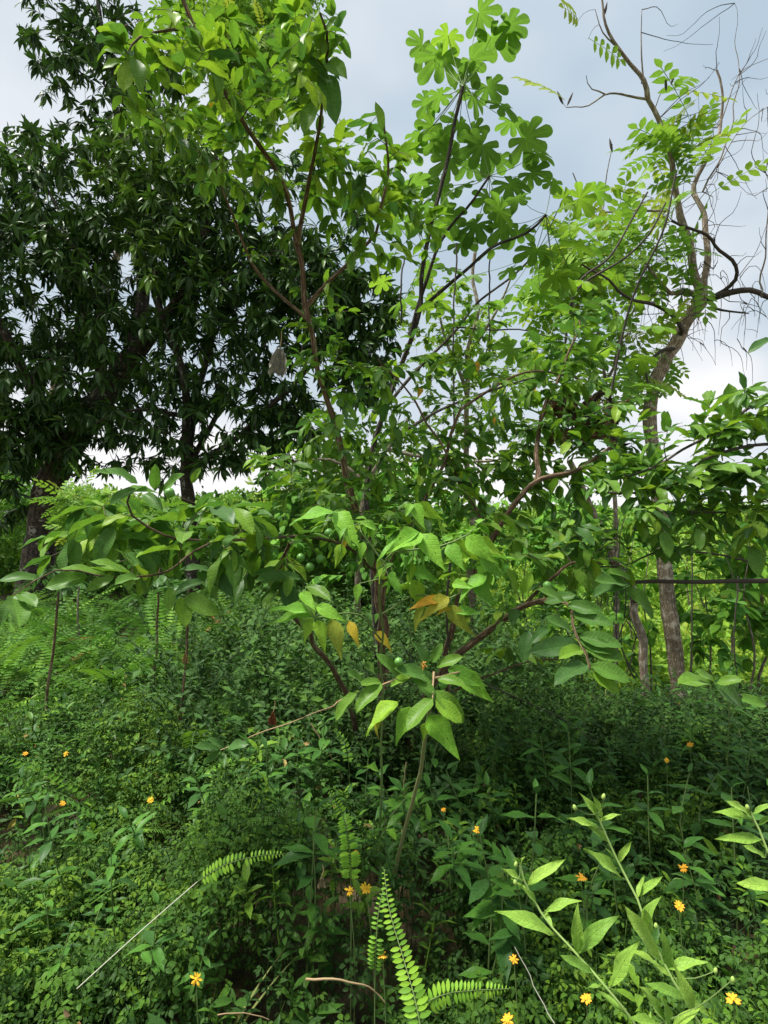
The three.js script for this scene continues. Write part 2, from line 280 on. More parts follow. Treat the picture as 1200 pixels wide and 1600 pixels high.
// ---------------------------------------------------------------- a plant: stems traced as curves, twigs that reach for given points, leaves on them
class Plant {
  constructor(name, label, category, base, { group, seed = 1, barkMat = bark.guava, twigMat = bark.twig } = {}) {
    this.o = new THREE.Group(); this.o.name = numbered(name); this.o.position.copy(base); scene.add(this.o); tag(this.o, label, category, group);
    this.base = base; this.r = rng(seed); this.nodes = []; this.leaves = []; this.twigs = []; this.bark = barkMat; this.twigMat = twigMat;
  }
  local(p) { return p.clone().sub(this.base); }
  stem(name, list, r0, r1, { mat = this.bark, sides = 8, step = 0.06, wobble = 0.012, knots = 0.25 } = {}) {
    const r = this.r, w = list.map(p => Array.isArray(p) ? at(...p) : p), pts = curvePoints(w, step), ph = r() * 50;
    pts.forEach((p, i) => { if (i && i < pts.length - 1) { p.x += (noise3(i * 0.35 + ph, 1, 1) - 0.5) * wobble * 2; p.z += (noise3(1, i * 0.35 + ph, 9) - 0.5) * wobble * 2; } });
    const radii = pts.map((_, i) => lerp(r0, r1, Math.pow(i / (pts.length - 1), 0.8)));
    const m = mesh(name, tubeGeometry(pts.map(p => this.local(p)), radii, sides, knots), mat, this.o);
    pts.forEach((p, i) => this.nodes.push({ p, r: radii[i], t: pts[Math.min(pts.length - 1, i + 1)].clone().sub(pts[Math.max(0, i - 1)]).normalize() }));
    return m;
  }
  near(p, minR = 0) { let best = null, bd = 1e9; for (const n of this.nodes) { const d = n.p.distanceToSquared(p) * (n.r < minR ? 4 : 1); if (d < bd) { bd = d; best = n; } } return best; }
  twig(target, { lift = 0.25, rTip = 0.0012, maxR = 0.006, step = 0.06 } = {}) {
    const n = this.near(target), len = n.p.distanceTo(target), r0 = Math.min(maxR, n.r * 0.7, 0.0016 + len * 0.008);
    const a = n.p.clone(), to = target.clone().sub(a), side = n.t.clone().multiplyScalar(len * 0.25).add(V3((this.r() - 0.5) * 0.3, lift, (this.r() - 0.5) * 0.3).multiplyScalar(len * 0.5));
    const mid = a.clone().addScaledVector(to, 0.5).add(side.multiplyScalar(0.5));
    const pts = curvePoints([a, mid, target], Math.max(step, len / 10));
    const k = pts.length - 1;
    for (let i = 1; i < k; i++) pts[i].add(V3(this.r() - 0.5, this.r() - 0.5, this.r() - 0.5).multiplyScalar(Math.min(0.03, len * 0.03)));
    const radii = pts.map((_, i) => lerp(r0, rTip, i / k));
    this.twigs.push(tubeGeometry(pts.map(p => this.local(p)), radii, r0 > 0.004 ? 5 : 3));
    for (let i = 1; i <= k; i++) this.nodes.push({ p: pts[i], r: radii[i], t: pts[i].clone().sub(pts[i - 1]).normalize() });
    return pts;
  }
  leaf(k, pos, dir, up, size, tone) { const g = Math.floor(this.r() * KIND[k].geos.length); this.leaves.push({ k, pos, q: leafQuat(dir, up), s: size, g, tone: pickTone(k, this.r, tone) }); }
  // a leaf between two places read off the photograph; roll turns the blade round its midrib
  leafFromTo(k, b, t, tone, roll = 0) {
    const a = at(...b), e = at(...t), dir = e.clone().sub(a), toEye = V3(0, EYE, 0).sub(a).normalize();
    const up = UP.clone().multiplyScalar(0.75).addScaledVector(toEye, 0.75).applyAxisAngle(dir.clone().normalize(), roll);
    this.leaf(k, a, dir, up, dir.length(), tone);
  }
  // pairs of leaves along the outer part of a twig
  pairs(k, pts, count, size, { tone, droop = 0.25, from = 0.35, spread = 0.9, upBias = 1 } = {}) {
    const r = this.r, n = pts.length - 1;
    for (let i = 0; i < count; i++) {
      const f = lerp(from, 1, count > 1 ? i / (count - 1) : 1) * n, i0 = Math.min(n - 1, Math.floor(f)), p = pts[i0].clone().lerp(pts[i0 + 1], f - i0);
      const t = pts[i0 + 1].clone().sub(pts[i0]).normalize(), ref = UP.clone().addScaledVector(t, -t.y), side = t.clone().cross(ref).normalize();
      if (!isFinite(side.x) || side.lengthSq() < 0.1) side.set(1, 0, 0);
      const turn = i % 2 ? 0.45 : -0.1, s0 = side.clone().applyAxisAngle(t, turn + (r() - 0.5) * 0.7);
      for (const sg of [-1, 1]) {
        if (r() < 0.1) continue;
        const last = i === count - 1, dir = t.clone().multiplyScalar((last ? 1.0 : 0.6) + r() * 0.4).addScaledVector(s0, sg * spread * (last ? 0.55 : 1)).add(V3((r() - 0.5) * 0.4, -droop * (0.3 + 1.4 * r()), (r() - 0.5) * 0.4));
        this.leaf(k, p, dir, V3((r() - 0.5) * 0.7, upBias, (r() - 0.5) * 0.7), size * (0.6 + 0.6 * r()) * (last ? 0.8 : 1), tone);
      }
    }
    if (r() < 0.6) this.leaf(k, pts[n], pts[n].clone().sub(pts[n - 1]).normalize().add(V3(0, -droop * r(), 0)), V3((r() - 0.5) * 0.6, 1, (r() - 0.5) * 0.6), size * 0.7, tone);
  }
  // a tuft of long leaves round a twig's end
  rosette(k, pts, count, size, { tone, droop = 0.6 } = {}) {
    const r = this.r, n = pts.length - 1, t = pts[n].clone().sub(pts[n - 1]).normalize(), a0 = r() * 6;
    const u = V3(t.y, -t.x, 0.2).cross(t).normalize(), v = t.clone().cross(u);
    for (let i = 0; i < count; i++) {
      const a = a0 + i * 2.4, back = r() * 0.12, p = pts[n].clone().addScaledVector(t, -back);
      const dir = u.clone().multiplyScalar(Math.cos(a)).addScaledVector(v, Math.sin(a)).addScaledVector(t, 0.25 + 0.6 * r()).add(V3(0, -droop * (0.2 + r()), 0));
      this.leaf(k, p, dir, UP.clone().addScaledVector(t, 0.5).add(V3(r() - 0.5, 0, r() - 0.5)), size * (0.7 + 0.5 * r()), tone);
    }
  }
  // points inside an ellipse of the photograph, between two distances, nearest to the wood first
  targets(n, cx, cy, rx, ry, d0, d1) {
    const out = [], r = this.r;
    while (out.length < n) { const a = r() * 2 - 1, b = r() * 2 - 1; if (a * a + b * b > 1) continue; const d = lerp(d0, d1, r()); out.push(at(cx + a * rx, cy + b * ry, d)); }
    const key = p => { const q = this.near(p); return q.p.distanceTo(p); };
    return out.map(p => [key(p), p]).sort((a, b) => a[0] - b[0]).map(x => x[1]);
  }
  finish({ most = 300, leafName = 'leaf', twigName = 'twigs', foliage = 'foliage' } = {}) {
    if (this.twigs.length) { const m = mesh(twigName, mergeGeometries(this.twigs), this.twigMat, this.o); m.userData.kind = 'stuff'; }
    for (const l of this.leaves) {
      const mid = l.pos, d = -mid.z; const x = mid.x / d * FOCAL + 600, y = 800 - (mid.y - EYE) / d * FOCAL;
      l.rank = d > 0.2 && x > -10 && x < 1210 && y > -10 && y < 1610 ? l.s / d : 0.0001 * l.s / Math.max(0.2, Math.abs(d));
    }
    this.leaves.sort((a, b) => b.rank - a.rank);
    for (const l of this.leaves.slice(0, most)) {
      const m = mesh(leafName, KIND[l.k].geos[l.g], KIND[l.k].mats[l.tone], this.o);
      m.position.copy(this.local(l.pos)); m.quaternion.copy(l.q); m.scale.setScalar(l.s);
    }
    const rest = {}; for (const l of this.leaves.slice(most)) (rest[l.k + l.g] ??= []).push(l);
    for (const list of Object.values(rest)) instances(foliage, KIND[list[0].k].geos[list[0].g], KIND[list[0].k].inst ?? KIND[list[0].k].mats[0], list.map(l => [this.local(l.pos), l.q, l.s, KIND[l.k].tones[l.tone]]), this.o, this.r);
    return this;
  }
}
function instances(name, geo, mat, list, parent, r) {
  const im = shade(new THREE.InstancedMesh(geo, mat, list.length)); im.name = parent ? name : numbered(name); const c = new THREE.Color();
  list.forEach(([p, q, s, tone], i) => { im.setMatrixAt(i, M4.compose(p, q, s.isVector3 ? s : V3(s, s, s))); if (tone) { const v = 0.82 + 0.36 * r(); im.setColorAt(i, c.copy(tone).multiplyScalar(v)); } });
  im.userData.kind = 'stuff'; (parent ?? scene).add(im); return im;
}

// ================================================================ the setting
{
  const xs = [], zs = [], pos = [], uv = [], idx = [];
  const axis = (lo, hi, mid, fine) => { const a = []; let v = mid; for (let s = fine; v < hi; s *= 1.09) { a.push(v); v += s; } a.push(hi); v = mid - fine; for (let s = fine; v > lo; s *= 1.09) { a.unshift(v); v -= s; } a.unshift(lo); return a; };
  xs.push(...axis(-320, 320, 0, 0.14)); zs.push(...axis(-420, 40, -2.5, 0.14));
  for (const z of zs) for (const x of xs) { pos.push(x, ground(x, z), z); uv.push(x / 1.3, z / 1.3); }
  for (let i = 0; i < zs.length - 1; i++) for (let j = 0; j < xs.length - 1; j++) { const a = i * xs.length + j, b = a + xs.length; idx.push(a, b, a + 1, a + 1, b, b + 1); }
  const g = new THREE.BufferGeometry(); g.setAttribute('position', new THREE.Float32BufferAttribute(pos, 3)); g.setAttribute('uv', new THREE.Float32BufferAttribute(uv, 2)); g.setIndex(idx); g.computeVertexNormals();
  const m = mesh('ground', g, new THREE.MeshStandardMaterial({ map: groundSheet(false), bumpMap: groundSheet(true), bumpScale: 0.03, roughness: 0.95 }));
  tag(m, 'dark leaf-littered soil under the undergrowth', null, null, 'structure');
}

// ---------------------------------------------------------------- low cover: creeping sprigs with small leaves in threes
function sprigGeometry(seed, n, leafLen, height, ratio = 0.54) {
  const r = rng(seed), parts = [], b = [0, 1].map(i => leafGeometry(seed + i, 'round', ratio, { along: 3, across: 2, curl: 0.4, fold: 0.35 }));
  const lean = V3((r() - 0.5) * 0.5, 1, (r() - 0.5) * 0.5).normalize(), pts = [0, 1, 2, 3].map(i => lean.clone().multiplyScalar(height * i / 3).add(V3((r() - 0.5) * 0.01, 0, (r() - 0.5) * 0.01)));
  parts.push(tubeGeometry(pts, pts.map((_, i) => 0.0016 - 0.0003 * i), 3));
  for (let i = 0; i < n; i++) {
    const f = 0.35 + 0.65 * (i + 0.5) / n, p = lean.clone().multiplyScalar(height * f), a = i * 2.4 + r(), out = V3(Math.cos(a), 0.15 + 0.5 * r(), Math.sin(a));
    const stalk = leafLen * (0.5 + 0.6 * r()), q = p.clone().addScaledVector(out, stalk);
    for (const k of [-1, 0, 1]) { const d = out.clone().applyAxisAngle(UP, k * 1.15); d.y = -0.05 - 0.5 * r(); parts.push(placed(b[i % 2], q.clone().addScaledVector(d, leafLen * 0.22), d, V3((r() - 0.5) * 0.7, 1, (r() - 0.5) * 0.7), leafLen * (k ? 0.85 : 1.05) * (0.8 + 0.4 * r()))); }
  }
  return mergeGeometries(parts);
}
const coverHeight = (x, z) => 0.14 + 0.36 * smooth(0.2, 0.8, fbm(x * 2.2 + 3, 5, z * 2.2, 4)) * (1 - 0.45 * smooth(2.8, 4.2, -z));
{
  const r = rng(42), sprigs = [0, 1, 2, 3].map(i => sprigGeometry(900 + i, 5, 0.0140 + 0.0022 * i, 0.13)), lists = sprigs.map(() => []);
  const tones = [C(0.068, 0.178, 0.018), C(0.09, 0.22, 0.02), C(0.125, 0.28, 0.022), C(0.048, 0.132, 0.018), C(0.22, 0.40, 0.028)];
  let guard = 0;
  const place = (n, d0, d1) => {
    for (let i = 0; i < n && guard < 4e6; i++, guard++) {
      const d = Math.sqrt(lerp(d0 * d0, d1 * d1, r())), x = (r() * 2 - 1) * (0.86 * d + 0.5), z = -d, patch = fbm(x * 1.7, 8, z * 1.7, 3);
      if (patch < 0.45 && r() < 0.85) continue;
      const h = coverHeight(x, z), y = ground(x, z) + h * (0.25 + 0.75 * Math.pow(r(), 0.55)) - 0.10, big = 0.85 + 0.5 * r() + 0.12 * Math.max(0, d - 2.5);
      const q = new THREE.Quaternion().setFromEuler(new THREE.Euler((r() - 0.5) * 0.9, r() * 6.28, (r() - 0.5) * 0.9));
      const left = smooth(0.5, -1.2, x), t = patch * 0.6 + 0.2 + 0.05 * left + (r() - 0.5) * 0.4;
      lists[Math.floor(r() * 4)].push([V3(x, y, z), q, big, tones[t > 0.72 ? 4 : t > 0.6 ? 2 : t > 0.5 ? 1 : t > 0.4 ? 0 : 3]]);
    }
  };
  place(1500, 0.35, 0.9); place(10000, 0.9, 1.9); place(12000, 1.9, 3.4); place(8000, 3.4, 7.5);
  lists.forEach((l, i) => tag(instances('ground_cover', sprigs[i], KIND.small.inst, l, null, r), 'low creeping ground cover of small green leaves in threes', 'ground cover', null, 'stuff'));
}
{
  const r = rng(46), geos = [0, 1, 2].map(i => { const q = rng(980 + i), b = leafGeometry(985 + i, 'herb', 0.34, { along: 3, across: 2, curl: 0.6, fold: 0.4 }), parts = []; for (let k = 0; k < 9; k++) { const a = k * 2.4; parts.push(placed(b, V3(0, -0.012 * (9 - k), 0), V3(Math.cos(a), 0.25 + 0.09 * k - 0.3 * q(), Math.sin(a)), V3(-Math.cos(a) * 0.3, 1, -Math.sin(a) * 0.3), 0.055 * (0.6 + 0.7 * q()))); } parts.push(tubeGeometry([V3(0, -0.2, 0), V3(0.01, -0.1, 0), V3(0, 0, 0)], [0.002, 0.002, 0.0015], 3)); return mergeGeometries(parts); });
  const lists = geos.map(() => []), tones = [C(0.056, 0.16, 0.022), C(0.078, 0.205, 0.024), C(0.11, 0.26, 0.026), C(0.042, 0.12, 0.02), C(0.20, 0.38, 0.03)];
  for (let i = 0; i < 3600; i++) { const d = Math.sqrt(lerp(0.7, 20, r())), x = (r() * 2 - 1) * (0.86 * d + 0.5), z = -d, m = fbm(x * 0.9 + 4, 2, z * 0.9, 2); if (m < 0.45 && r() < 0.6) continue; lists[i % 3].push([V3(x, ground(x, z) + coverHeight(x, z) * (0.7 + 0.4 * r()), z), new THREE.Quaternion().setFromEuler(new THREE.Euler((r() - 0.5) * 0.8, r() * 6.28, (r() - 0.5) * 0.8)), 0.7 + 0.7 * r(), tones[Math.floor(Math.pow(r(), 1.3) * 5)]]); }
  lists.forEach((l, i) => tag(instances('leafy_ground_herbs', geos[i], KIND.herb.inst, l, null, r), 'low lance-leaved herbs mixed through the ground cover', 'ground cover', null, 'stuff'));
}
{
  const r = rng(49), fallen = [0, 1, 2].map(i => leafGeometry(990 + i, 'guava', 0.45, { along: 4, across: 2, curl: 0.9, fold: 0.6, wave: 0.2 })), lists = fallen.map(() => []), tones = [C(0.30, 0.19, 0.09), C(0.22, 0.13, 0.06), C(0.42, 0.30, 0.12), C(0.15, 0.10, 0.06), C(0.5, 0.40, 0.10)];
  for (let i = 0; i < 900; i++) { const d = Math.sqrt(lerp(0.6, 24, r())), x = (r() * 2 - 1) * (0.86 * d + 0.4), z = -d; lists[i % 3].push([V3(x, ground(x, z) + coverHeight(x, z) * (0.05 + 1.0 * r()), z), new THREE.Quaternion().setFromEuler(new THREE.Euler((r() - 0.5) * 2, r() * 6.28, (r() - 0.5) * 2)), 0.02 + 0.035 * r(), tones[Math.floor(r() * 5)]]); }
  lists.forEach((l, i) => tag(instances('leaf_litter', fallen[i], KIND.dead.inst, l, null, r), 'fallen brown and yellow leaves caught in the ground cover', 'leaf litter', null, 'stuff'));
  const tuft = [0, 1].map(i => { const q = rng(995 + i), b = leafGeometry(996, 'herb', 0.022, { along: 6, across: 2, curl: 0.8, fold: 0.5 }), parts = []; for (let k = 0; k < 9; k++) { const a = q() * 6.28; parts.push(placed(b, V3(0, 0, 0), V3(Math.cos(a) * 0.55, 1, Math.sin(a) * 0.55), V3(-Math.cos(a), 0.4, -Math.sin(a)), 0.2 + 0.2 * q())); } return mergeGeometries(parts); }), gl = tuft.map(() => []), gt = [C(0.13, 0.30, 0.03), C(0.18, 0.36, 0.035), C(0.10, 0.24, 0.03), C(0.30, 0.34, 0.08)];
  for (let i = 0; i < 260; i++) { const d = Math.sqrt(lerp(1.6, 22, r())), x = (r() * 2 - 1) * (0.86 * d + 0.4), z = -d; if (fbm(x * 1.2 + 30, 1, z * 1.2, 2) < 0.5) continue; gl[i % 2].push([V3(x, ground(x, z) + 0.02, z), new THREE.Quaternion().setFromAxisAngle(UP, r() * 6.28), 0.7 + 0.6 * r(), gt[Math.floor(r() * 4)]]); }
  gl.forEach((l, i) => tag(instances('grass', tuft[i], KIND.herb.inst, l, null, r), 'thin grass blades growing through the ground cover', 'grass', null, 'stuff'));
}
// ---------------------------------------------------------------- loose thicket clumps for the slopes behind
function clumpGeometry(seed, n, leafLen, size, ratio) {
  const r = rng(seed), parts = [], b = [0, 1].map(i => leafGeometry(seed + i, 'herb', ratio, { along: 2, across: 2, curl: 0.5, fold: 0.3 }));
  for (let i = 0; i < n; i++) { const p = V3(r() * 2 - 1, r() * 2 - 1, r() * 2 - 1); if (p.length() > 1) { i--; continue; } p.multiplyScalar(size); parts.push(placed(b[i % 2], p, p.clone().normalize().add(V3((r() - 0.5) * 2, -0.5 * r(), (r() - 0.5) * 2)), V3((r() - 0.5), 1.2, (r() - 0.5)), leafLen * (0.6 + 0.8 * r()))); }
  return mergeGeometries(parts);
}
{
  const r = rng(77), clumps = [0, 1, 2].map(i => clumpGeometry(950 + i, 70, 0.13, 0.5, 0.5)), far = [0, 1].map(i => clumpGeometry(960 + i, 90, 0.3, 1.1, 0.6));
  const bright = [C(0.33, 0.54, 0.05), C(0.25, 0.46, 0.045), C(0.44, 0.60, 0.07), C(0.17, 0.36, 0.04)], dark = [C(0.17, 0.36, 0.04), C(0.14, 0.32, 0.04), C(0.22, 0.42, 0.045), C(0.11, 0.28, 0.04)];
  const rq = () => new THREE.Quaternion().setFromEuler(new THREE.Euler(r() * 6, r() * 6, r() * 6));
  const lists = clumps.map(() => []), lists2 = clumps.map(() => []), lists3 = far.map(() => []);
  for (let i = 0; i < 2600; i++) {            // valley to the right and behind
    const d = lerp(8.5, 24, Math.pow(r(), 0.8)), px = lerp(380, 1400, r()), x = (px - 600) / FOCAL * d, z = -d, n = fbm(x * 0.35, 4, z * 0.35, 3);
    const y = ground(x, z) + r() * (0.5 + 2.6 * smooth(0.35, 0.7, n)); lists[i % 3].push([V3(x, y, z), rq(), 0.8 + 0.7 * r(), bright[Math.floor(r() * 4)]]);
  }
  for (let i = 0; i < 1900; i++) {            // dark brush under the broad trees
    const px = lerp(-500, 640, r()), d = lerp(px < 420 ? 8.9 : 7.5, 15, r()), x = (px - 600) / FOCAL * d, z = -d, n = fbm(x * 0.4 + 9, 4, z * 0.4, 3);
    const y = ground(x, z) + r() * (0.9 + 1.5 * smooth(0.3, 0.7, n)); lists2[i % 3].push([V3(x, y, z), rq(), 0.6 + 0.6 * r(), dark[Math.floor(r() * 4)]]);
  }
  for (let i = 0; i < 9000; i++) {            // wooded slope across the valley
    const d = lerp(24, 110, Math.pow(r(), 0.9)), x = (r() * 2 - 1) * d * 1.1, z = -d, n = fbm(x * 0.12 + 2, 4, z * 0.12, 3);
    const y = ground(x, z) + r() * (0.4 + 1.7 * smooth(0.4, 0.72, n)); lists3[i % 2].push([V3(x, y, z), rq(), 0.9 + 0.9 * r(), bright[Math.floor(r() * 4)].clone().lerp(dark[1], 0.45)]);
  }
  lists.forEach((l, i) => tag(instances('valley_thicket', clumps[i], KIND.bright.inst, l, null, r), 'bright yellow-green thicket in the valley behind the bare tree', 'thicket', null, 'stuff'));
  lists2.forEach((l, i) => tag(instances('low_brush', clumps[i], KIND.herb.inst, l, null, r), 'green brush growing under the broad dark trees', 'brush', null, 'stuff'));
  lists3.forEach((l, i) => tag(instances('far_wood', far[i], KIND.small.inst, l, null, r), 'far wooded slope across the valley', 'wood', null, 'stuff'));
}

// ================================================================ trees behind
function baseAt(px, d) { const x = (px - 600) / FOCAL * d; return V3(x, ground(x, -d), -d); }
// broad dark trees
{
  const b = baseAt(45, 8.2), t = new Plant('mango_tree', 'large dark tree with lichen-spotted leaning trunk and long drooping leaves', 'tree', b, { seed: 11, barkMat: bark.mango, twigMat: bark.darkLiana, group: 'broad dark trees' });
  const S = { step: 0.2, sides: 12, wobble: 0.05, knots: 0.3 };
  t.stem('trunk', [b.clone().add(V3(0, -0.1, 0)), [62, 850, 8.2], [78, 760, 8.1], [112, 700, 8.0], [160, 625, 7.9], [205, 560, 7.8]], 0.24, 0.15, S);
  t.stem('limb', [[205, 560, 7.8], [245, 510, 7.6], [300, 440, 7.3], [330, 330, 7.0], [340, 200, 6.8]], 0.12, 0.03, S);
  t.stem('limb', [[205, 560, 7.8], [225, 470, 8], [215, 370, 8.2], [190, 240, 8.4], [170, 90, 8.6], [150, -40, 8.8]], 0.11, 0.02, S);
  t.stem('limb', [[112, 700, 8.0], [60, 620, 7.6], [20, 540, 7.2], [-40, 430, 7.0], [-90, 300, 7]], 0.1, 0.02, S);
  t.stem('limb', [[160, 625, 7.9], [150, 520, 8.3], [110, 400, 8.6], [60, 260, 8.9]], 0.09, 0.02, S);
  t.stem('limb', [[78, 760, 8.1], [0, 690, 8.4], [-90, 640, 8.6]], 0.07, 0.02, S);
  const fill = [[130, 45, 100, 95, 81, 7.8, 9.2], [170, 130, 110, 70, 94, 7.3, 9.2], [240, 240, 110, 80, 122, 6.4, 9.2], [80, 300, 150, 110, 284, 6.6, 9.4], [40, 440, 150, 120, 256, 6.4, 9.4], [190, 400, 120, 110, 189, 6.6, 9.2], [60, 590, 130, 85, 189, 6.6, 9.2], [230, 540, 110, 60, 68, 7, 9], [200, 660, 90, 40, 35, 7, 8.6], [280, 330, 90, 130, 148, 6.2, 8.4], [-130, 420, 120, 300, 216, 6.4, 9.4], [100, 660, 90, 50, 81, 7, 8.6], [20, 680, 70, 45, 68, 7, 8.4], [120, -120, 170, 130, 81, 7.6, 9.5], [60, 715, 70, 35, 26, 7, 8.4], [150, 715, 60, 30, 16, 7, 8.6], [-25, 740, 70, 55, 34, 7.2, 8.4], [15, 800, 35, 30, 10, 8.3, 8.8]];
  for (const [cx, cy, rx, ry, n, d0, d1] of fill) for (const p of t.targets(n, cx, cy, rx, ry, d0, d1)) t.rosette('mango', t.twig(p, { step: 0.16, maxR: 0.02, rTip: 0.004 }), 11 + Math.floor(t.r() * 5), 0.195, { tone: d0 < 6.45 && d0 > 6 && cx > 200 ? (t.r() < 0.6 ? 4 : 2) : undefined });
  t.finish();
}
{
  const b = baseAt(303, 7.4), t = new Plant('mango_tree', 'dark tree with thin forked stems behind the long leafy branch', 'tree', b, { seed: 12, barkMat: bark.mango, twigMat: bark.darkLiana, group: 'broad dark trees' });
  const S = { step: 0.18, sides: 10, wobble: 0.04, knots: 0.3 };
  t.stem('trunk', [b.clone().add(V3(0, -0.1, 0)), [303, 900, 7.4], [298, 800, 7.4], [290, 735, 7.35]], 0.11, 0.085, S);
  t.stem('limb', [[290, 735, 7.35], [287, 620, 7.2], [272, 540, 7.1], [250, 490, 7.0], [235, 400, 6.9]], 0.07, 0.03, S);
  t.stem('limb', [[290, 735, 7.35], [310, 620, 7.5], [330, 540, 7.5], [350, 440, 7.4], [380, 330, 7.2]], 0.06, 0.02, S);
  t.stem('limb', [[290, 735, 7.35], [350, 695, 7.1], [420, 640, 6.9], [480, 580, 6.7], [540, 500, 6.6]], 0.05, 0.015, S);
  t.stem('limb', [[290, 735, 7.35], [340, 640, 7.6], [400, 560, 7.8], [440, 470, 8]], 0.045, 0.015, S);
  t.stem('limb', [[287, 650, 7.2], [200, 640, 7.0], [150, 660, 6.9]], 0.035, 0.012, S);
  const fill = [[400, 430, 130, 90, 156, 6.2, 8], [330, 380, 120, 130, 143, 6.2, 8], [565, 500, 62, 80, 124, 6.2, 7.2], [560, 590, 55, 40, 44, 6.2, 7], [480, 470, 90, 90, 124, 6.2, 7.6], [250, 620, 80, 60, 44, 6.6, 7.6], [395, 600, 80, 60, 42, 6.4, 7.4], [440, 660, 70, 50, 52, 6.4, 7.4], [470, 320, 100, 90, 65, 6.4, 7.8], [330, 700, 60, 40, 21, 6.6, 7.6], [300, 560, 100, 80, 60, 6.6, 8], [390, 640, 90, 50, 39, 6.4, 7.6], [350, 480, 100, 60, 52, 6.6, 8], [270, 730, 60, 30, 18, 6.8, 7.8], [400, 710, 70, 35, 24, 6.6, 7.6], [230, 690, 60, 40, 16, 6.8, 7.8]];
  for (const [cx, cy, rx, ry, n, d0, d1] of fill) for (const p of t.targets(n, cx, cy, rx, ry, d0, d1)) t.rosette('mango', t.twig(p, { step: 0.16, maxR: 0.018, rTip: 0.004 }), 10 + Math.floor(t.r() * 5), 0.185);
  t.finish();
}
// light-leaved trees between and behind
function lightTree(name, label, category, seed, base, stems, fill, k, size, opts = {}) {
  const t = new Plant(name, label, category, base, { seed, barkMat: opts.bark ?? bark.grey, group: opts.group });
  stems.forEach(([list, r0, r1], i) => t.stem(i ? 'limb' : 'trunk', i ? list : [base.clone().add(V3(0, -0.1, 0)), ...list], r0, r1, { step: 0.18, sides: 8, wobble: 0.05, knots: 0.2 }));
  for (const [cx, cy, rx, ry, n, d0, d1, kk, ss] of fill) for (const p of t.targets(n, cx, cy, rx, ry, d0, d1)) {
    const pts = t.twig(p, { step: 0.12, maxR: 0.012, rTip: 0.002 }); const kd = kk ?? k, sz = ss ?? size;
    if (kd === 'feather') t.rosette(kd, pts, 3 + Math.floor(t.r() * 3), sz, { droop: 0.45 }); else if (kd === 'palm') t.rosette(kd, pts, 4, sz, { droop: 0.1 }); else t.pairs(kd, pts, opts.pairs ?? 5, sz, { droop: 0.35 });
  }
  return t.finish({ most: opts.most ?? 120 });
}
lightTree('feather_leaved_tree', 'tall yellow-green feathery-leaved tree showing behind the top left branches', 'tree', 21, baseAt(60, 10.5),
  [[[[62, 760, 10.5], [90, 600, 10.3], [220, 330, 10], [330, 170, 9.6], [380, 70, 9.3], [400, -40, 9]], 0.12, 0.03], [[[330, 170, 9.6], [420, 90, 9.2], [470, 10, 9]], 0.04, 0.012]],
  [[400, 60, 90, 85, 90, 8.2, 9.8], [330, 10, 70, 60, 40, 8.4, 9.8], [450, 0, 50, 50, 30, 8.4, 9.6], [390, 130, 60, 60, 30, 8.4, 9.6]], 'feather', 0.42, { most: 220 });
lightTree('feather_leaved_tree', 'slender yellow-green feathery-leaved tree left of the bare forked tree', 'tree', 22, baseAt(960, 6.4),
  [[[[965, 900, 6.4], [955, 760, 6.4], [945, 600, 6.3], [930, 480, 6.2], [925, 390, 6.2]], 0.04, 0.012], [[[945, 600, 6.3], [985, 500, 6.1], [1010, 420, 6.0]], 0.02, 0.006], [[[950, 680, 6.3], [900, 580, 6.4], [860, 520, 6.5]], 0.018, 0.006]],
  [[940, 410, 75, 60, 20, 5.8, 6.8], [985, 390, 60, 50, 9, 5.6, 6.6], [890, 470, 70, 50, 11, 6, 6.8], [960, 560, 80, 60, 13, 5.8, 6.8], [880, 560, 60, 50, 9, 6, 6.8]], 'feather', 0.42, { most: 200 });
lightTree('vine_draped_tree', 'slim tree hung with fine-leaved creeper behind the centre branches', 'tree', 23, baseAt(735, 7.5),
  [[[[735, 800, 7.5], [725, 640, 7.5], [740, 500, 7.4], [745, 380, 7.4]], 0.06, 0.02], [[[730, 620, 7.5], [690, 520, 7.4], [670, 440, 7.3]], 0.03, 0.01], [[[732, 560, 7.5], [780, 480, 7.3], [800, 430, 7.2]], 0.03, 0.01]],
  [[720, 560, 85, 120, 150, 6.8, 8], [680, 480, 60, 70, 50, 6.8, 7.8], [760, 600, 70, 90, 70, 6.8, 7.8], [720, 700, 120, 60, 80, 6.6, 8]], 'bright', 0.085, { most: 0, pairs: 6 });
lightTree('shade_tree', 'leafy green tree filling the gap behind the centre of the guava', 'tree', 24, baseAt(560, 6.2),
  [[[[562, 850, 6.2], [570, 760, 6.2], [600, 700, 6.1], [640, 650, 6]], 0.05, 0.014], [[[570, 760, 6.2], [520, 720, 6.2], [460, 720, 6.2]], 0.025, 0.01], [[[600, 700, 6.1], [700, 720, 6.1], [800, 720, 6.2]], 0.025, 0.01]],
  [[560, 770, 170, 60, 80, 5.4, 7], [740, 800, 150, 60, 80, 5.4, 7], [640, 860, 240, 60, 120, 5, 7], [880, 850, 100, 70, 40, 5.4, 7]], 'small', 0.11, { most: 0, pairs: 5 });
lightTree('feather_leaved_sapling', 'bright yellow-green sapling with feathered leaves by the lichen-spotted trunk', 'sapling', 25, baseAt(128, 5.4),
  [[[[128, 900, 5.4], [126, 840, 5.35], [130, 790, 5.3]], 0.014, 0.004]],
  [[125, 800, 45, 35, 14, 5, 5.6], [150, 835, 55, 35, 12, 5, 5.6], [110, 770, 30, 25, 5, 5, 5.5]], 'feather', 0.24, { most: 120 });
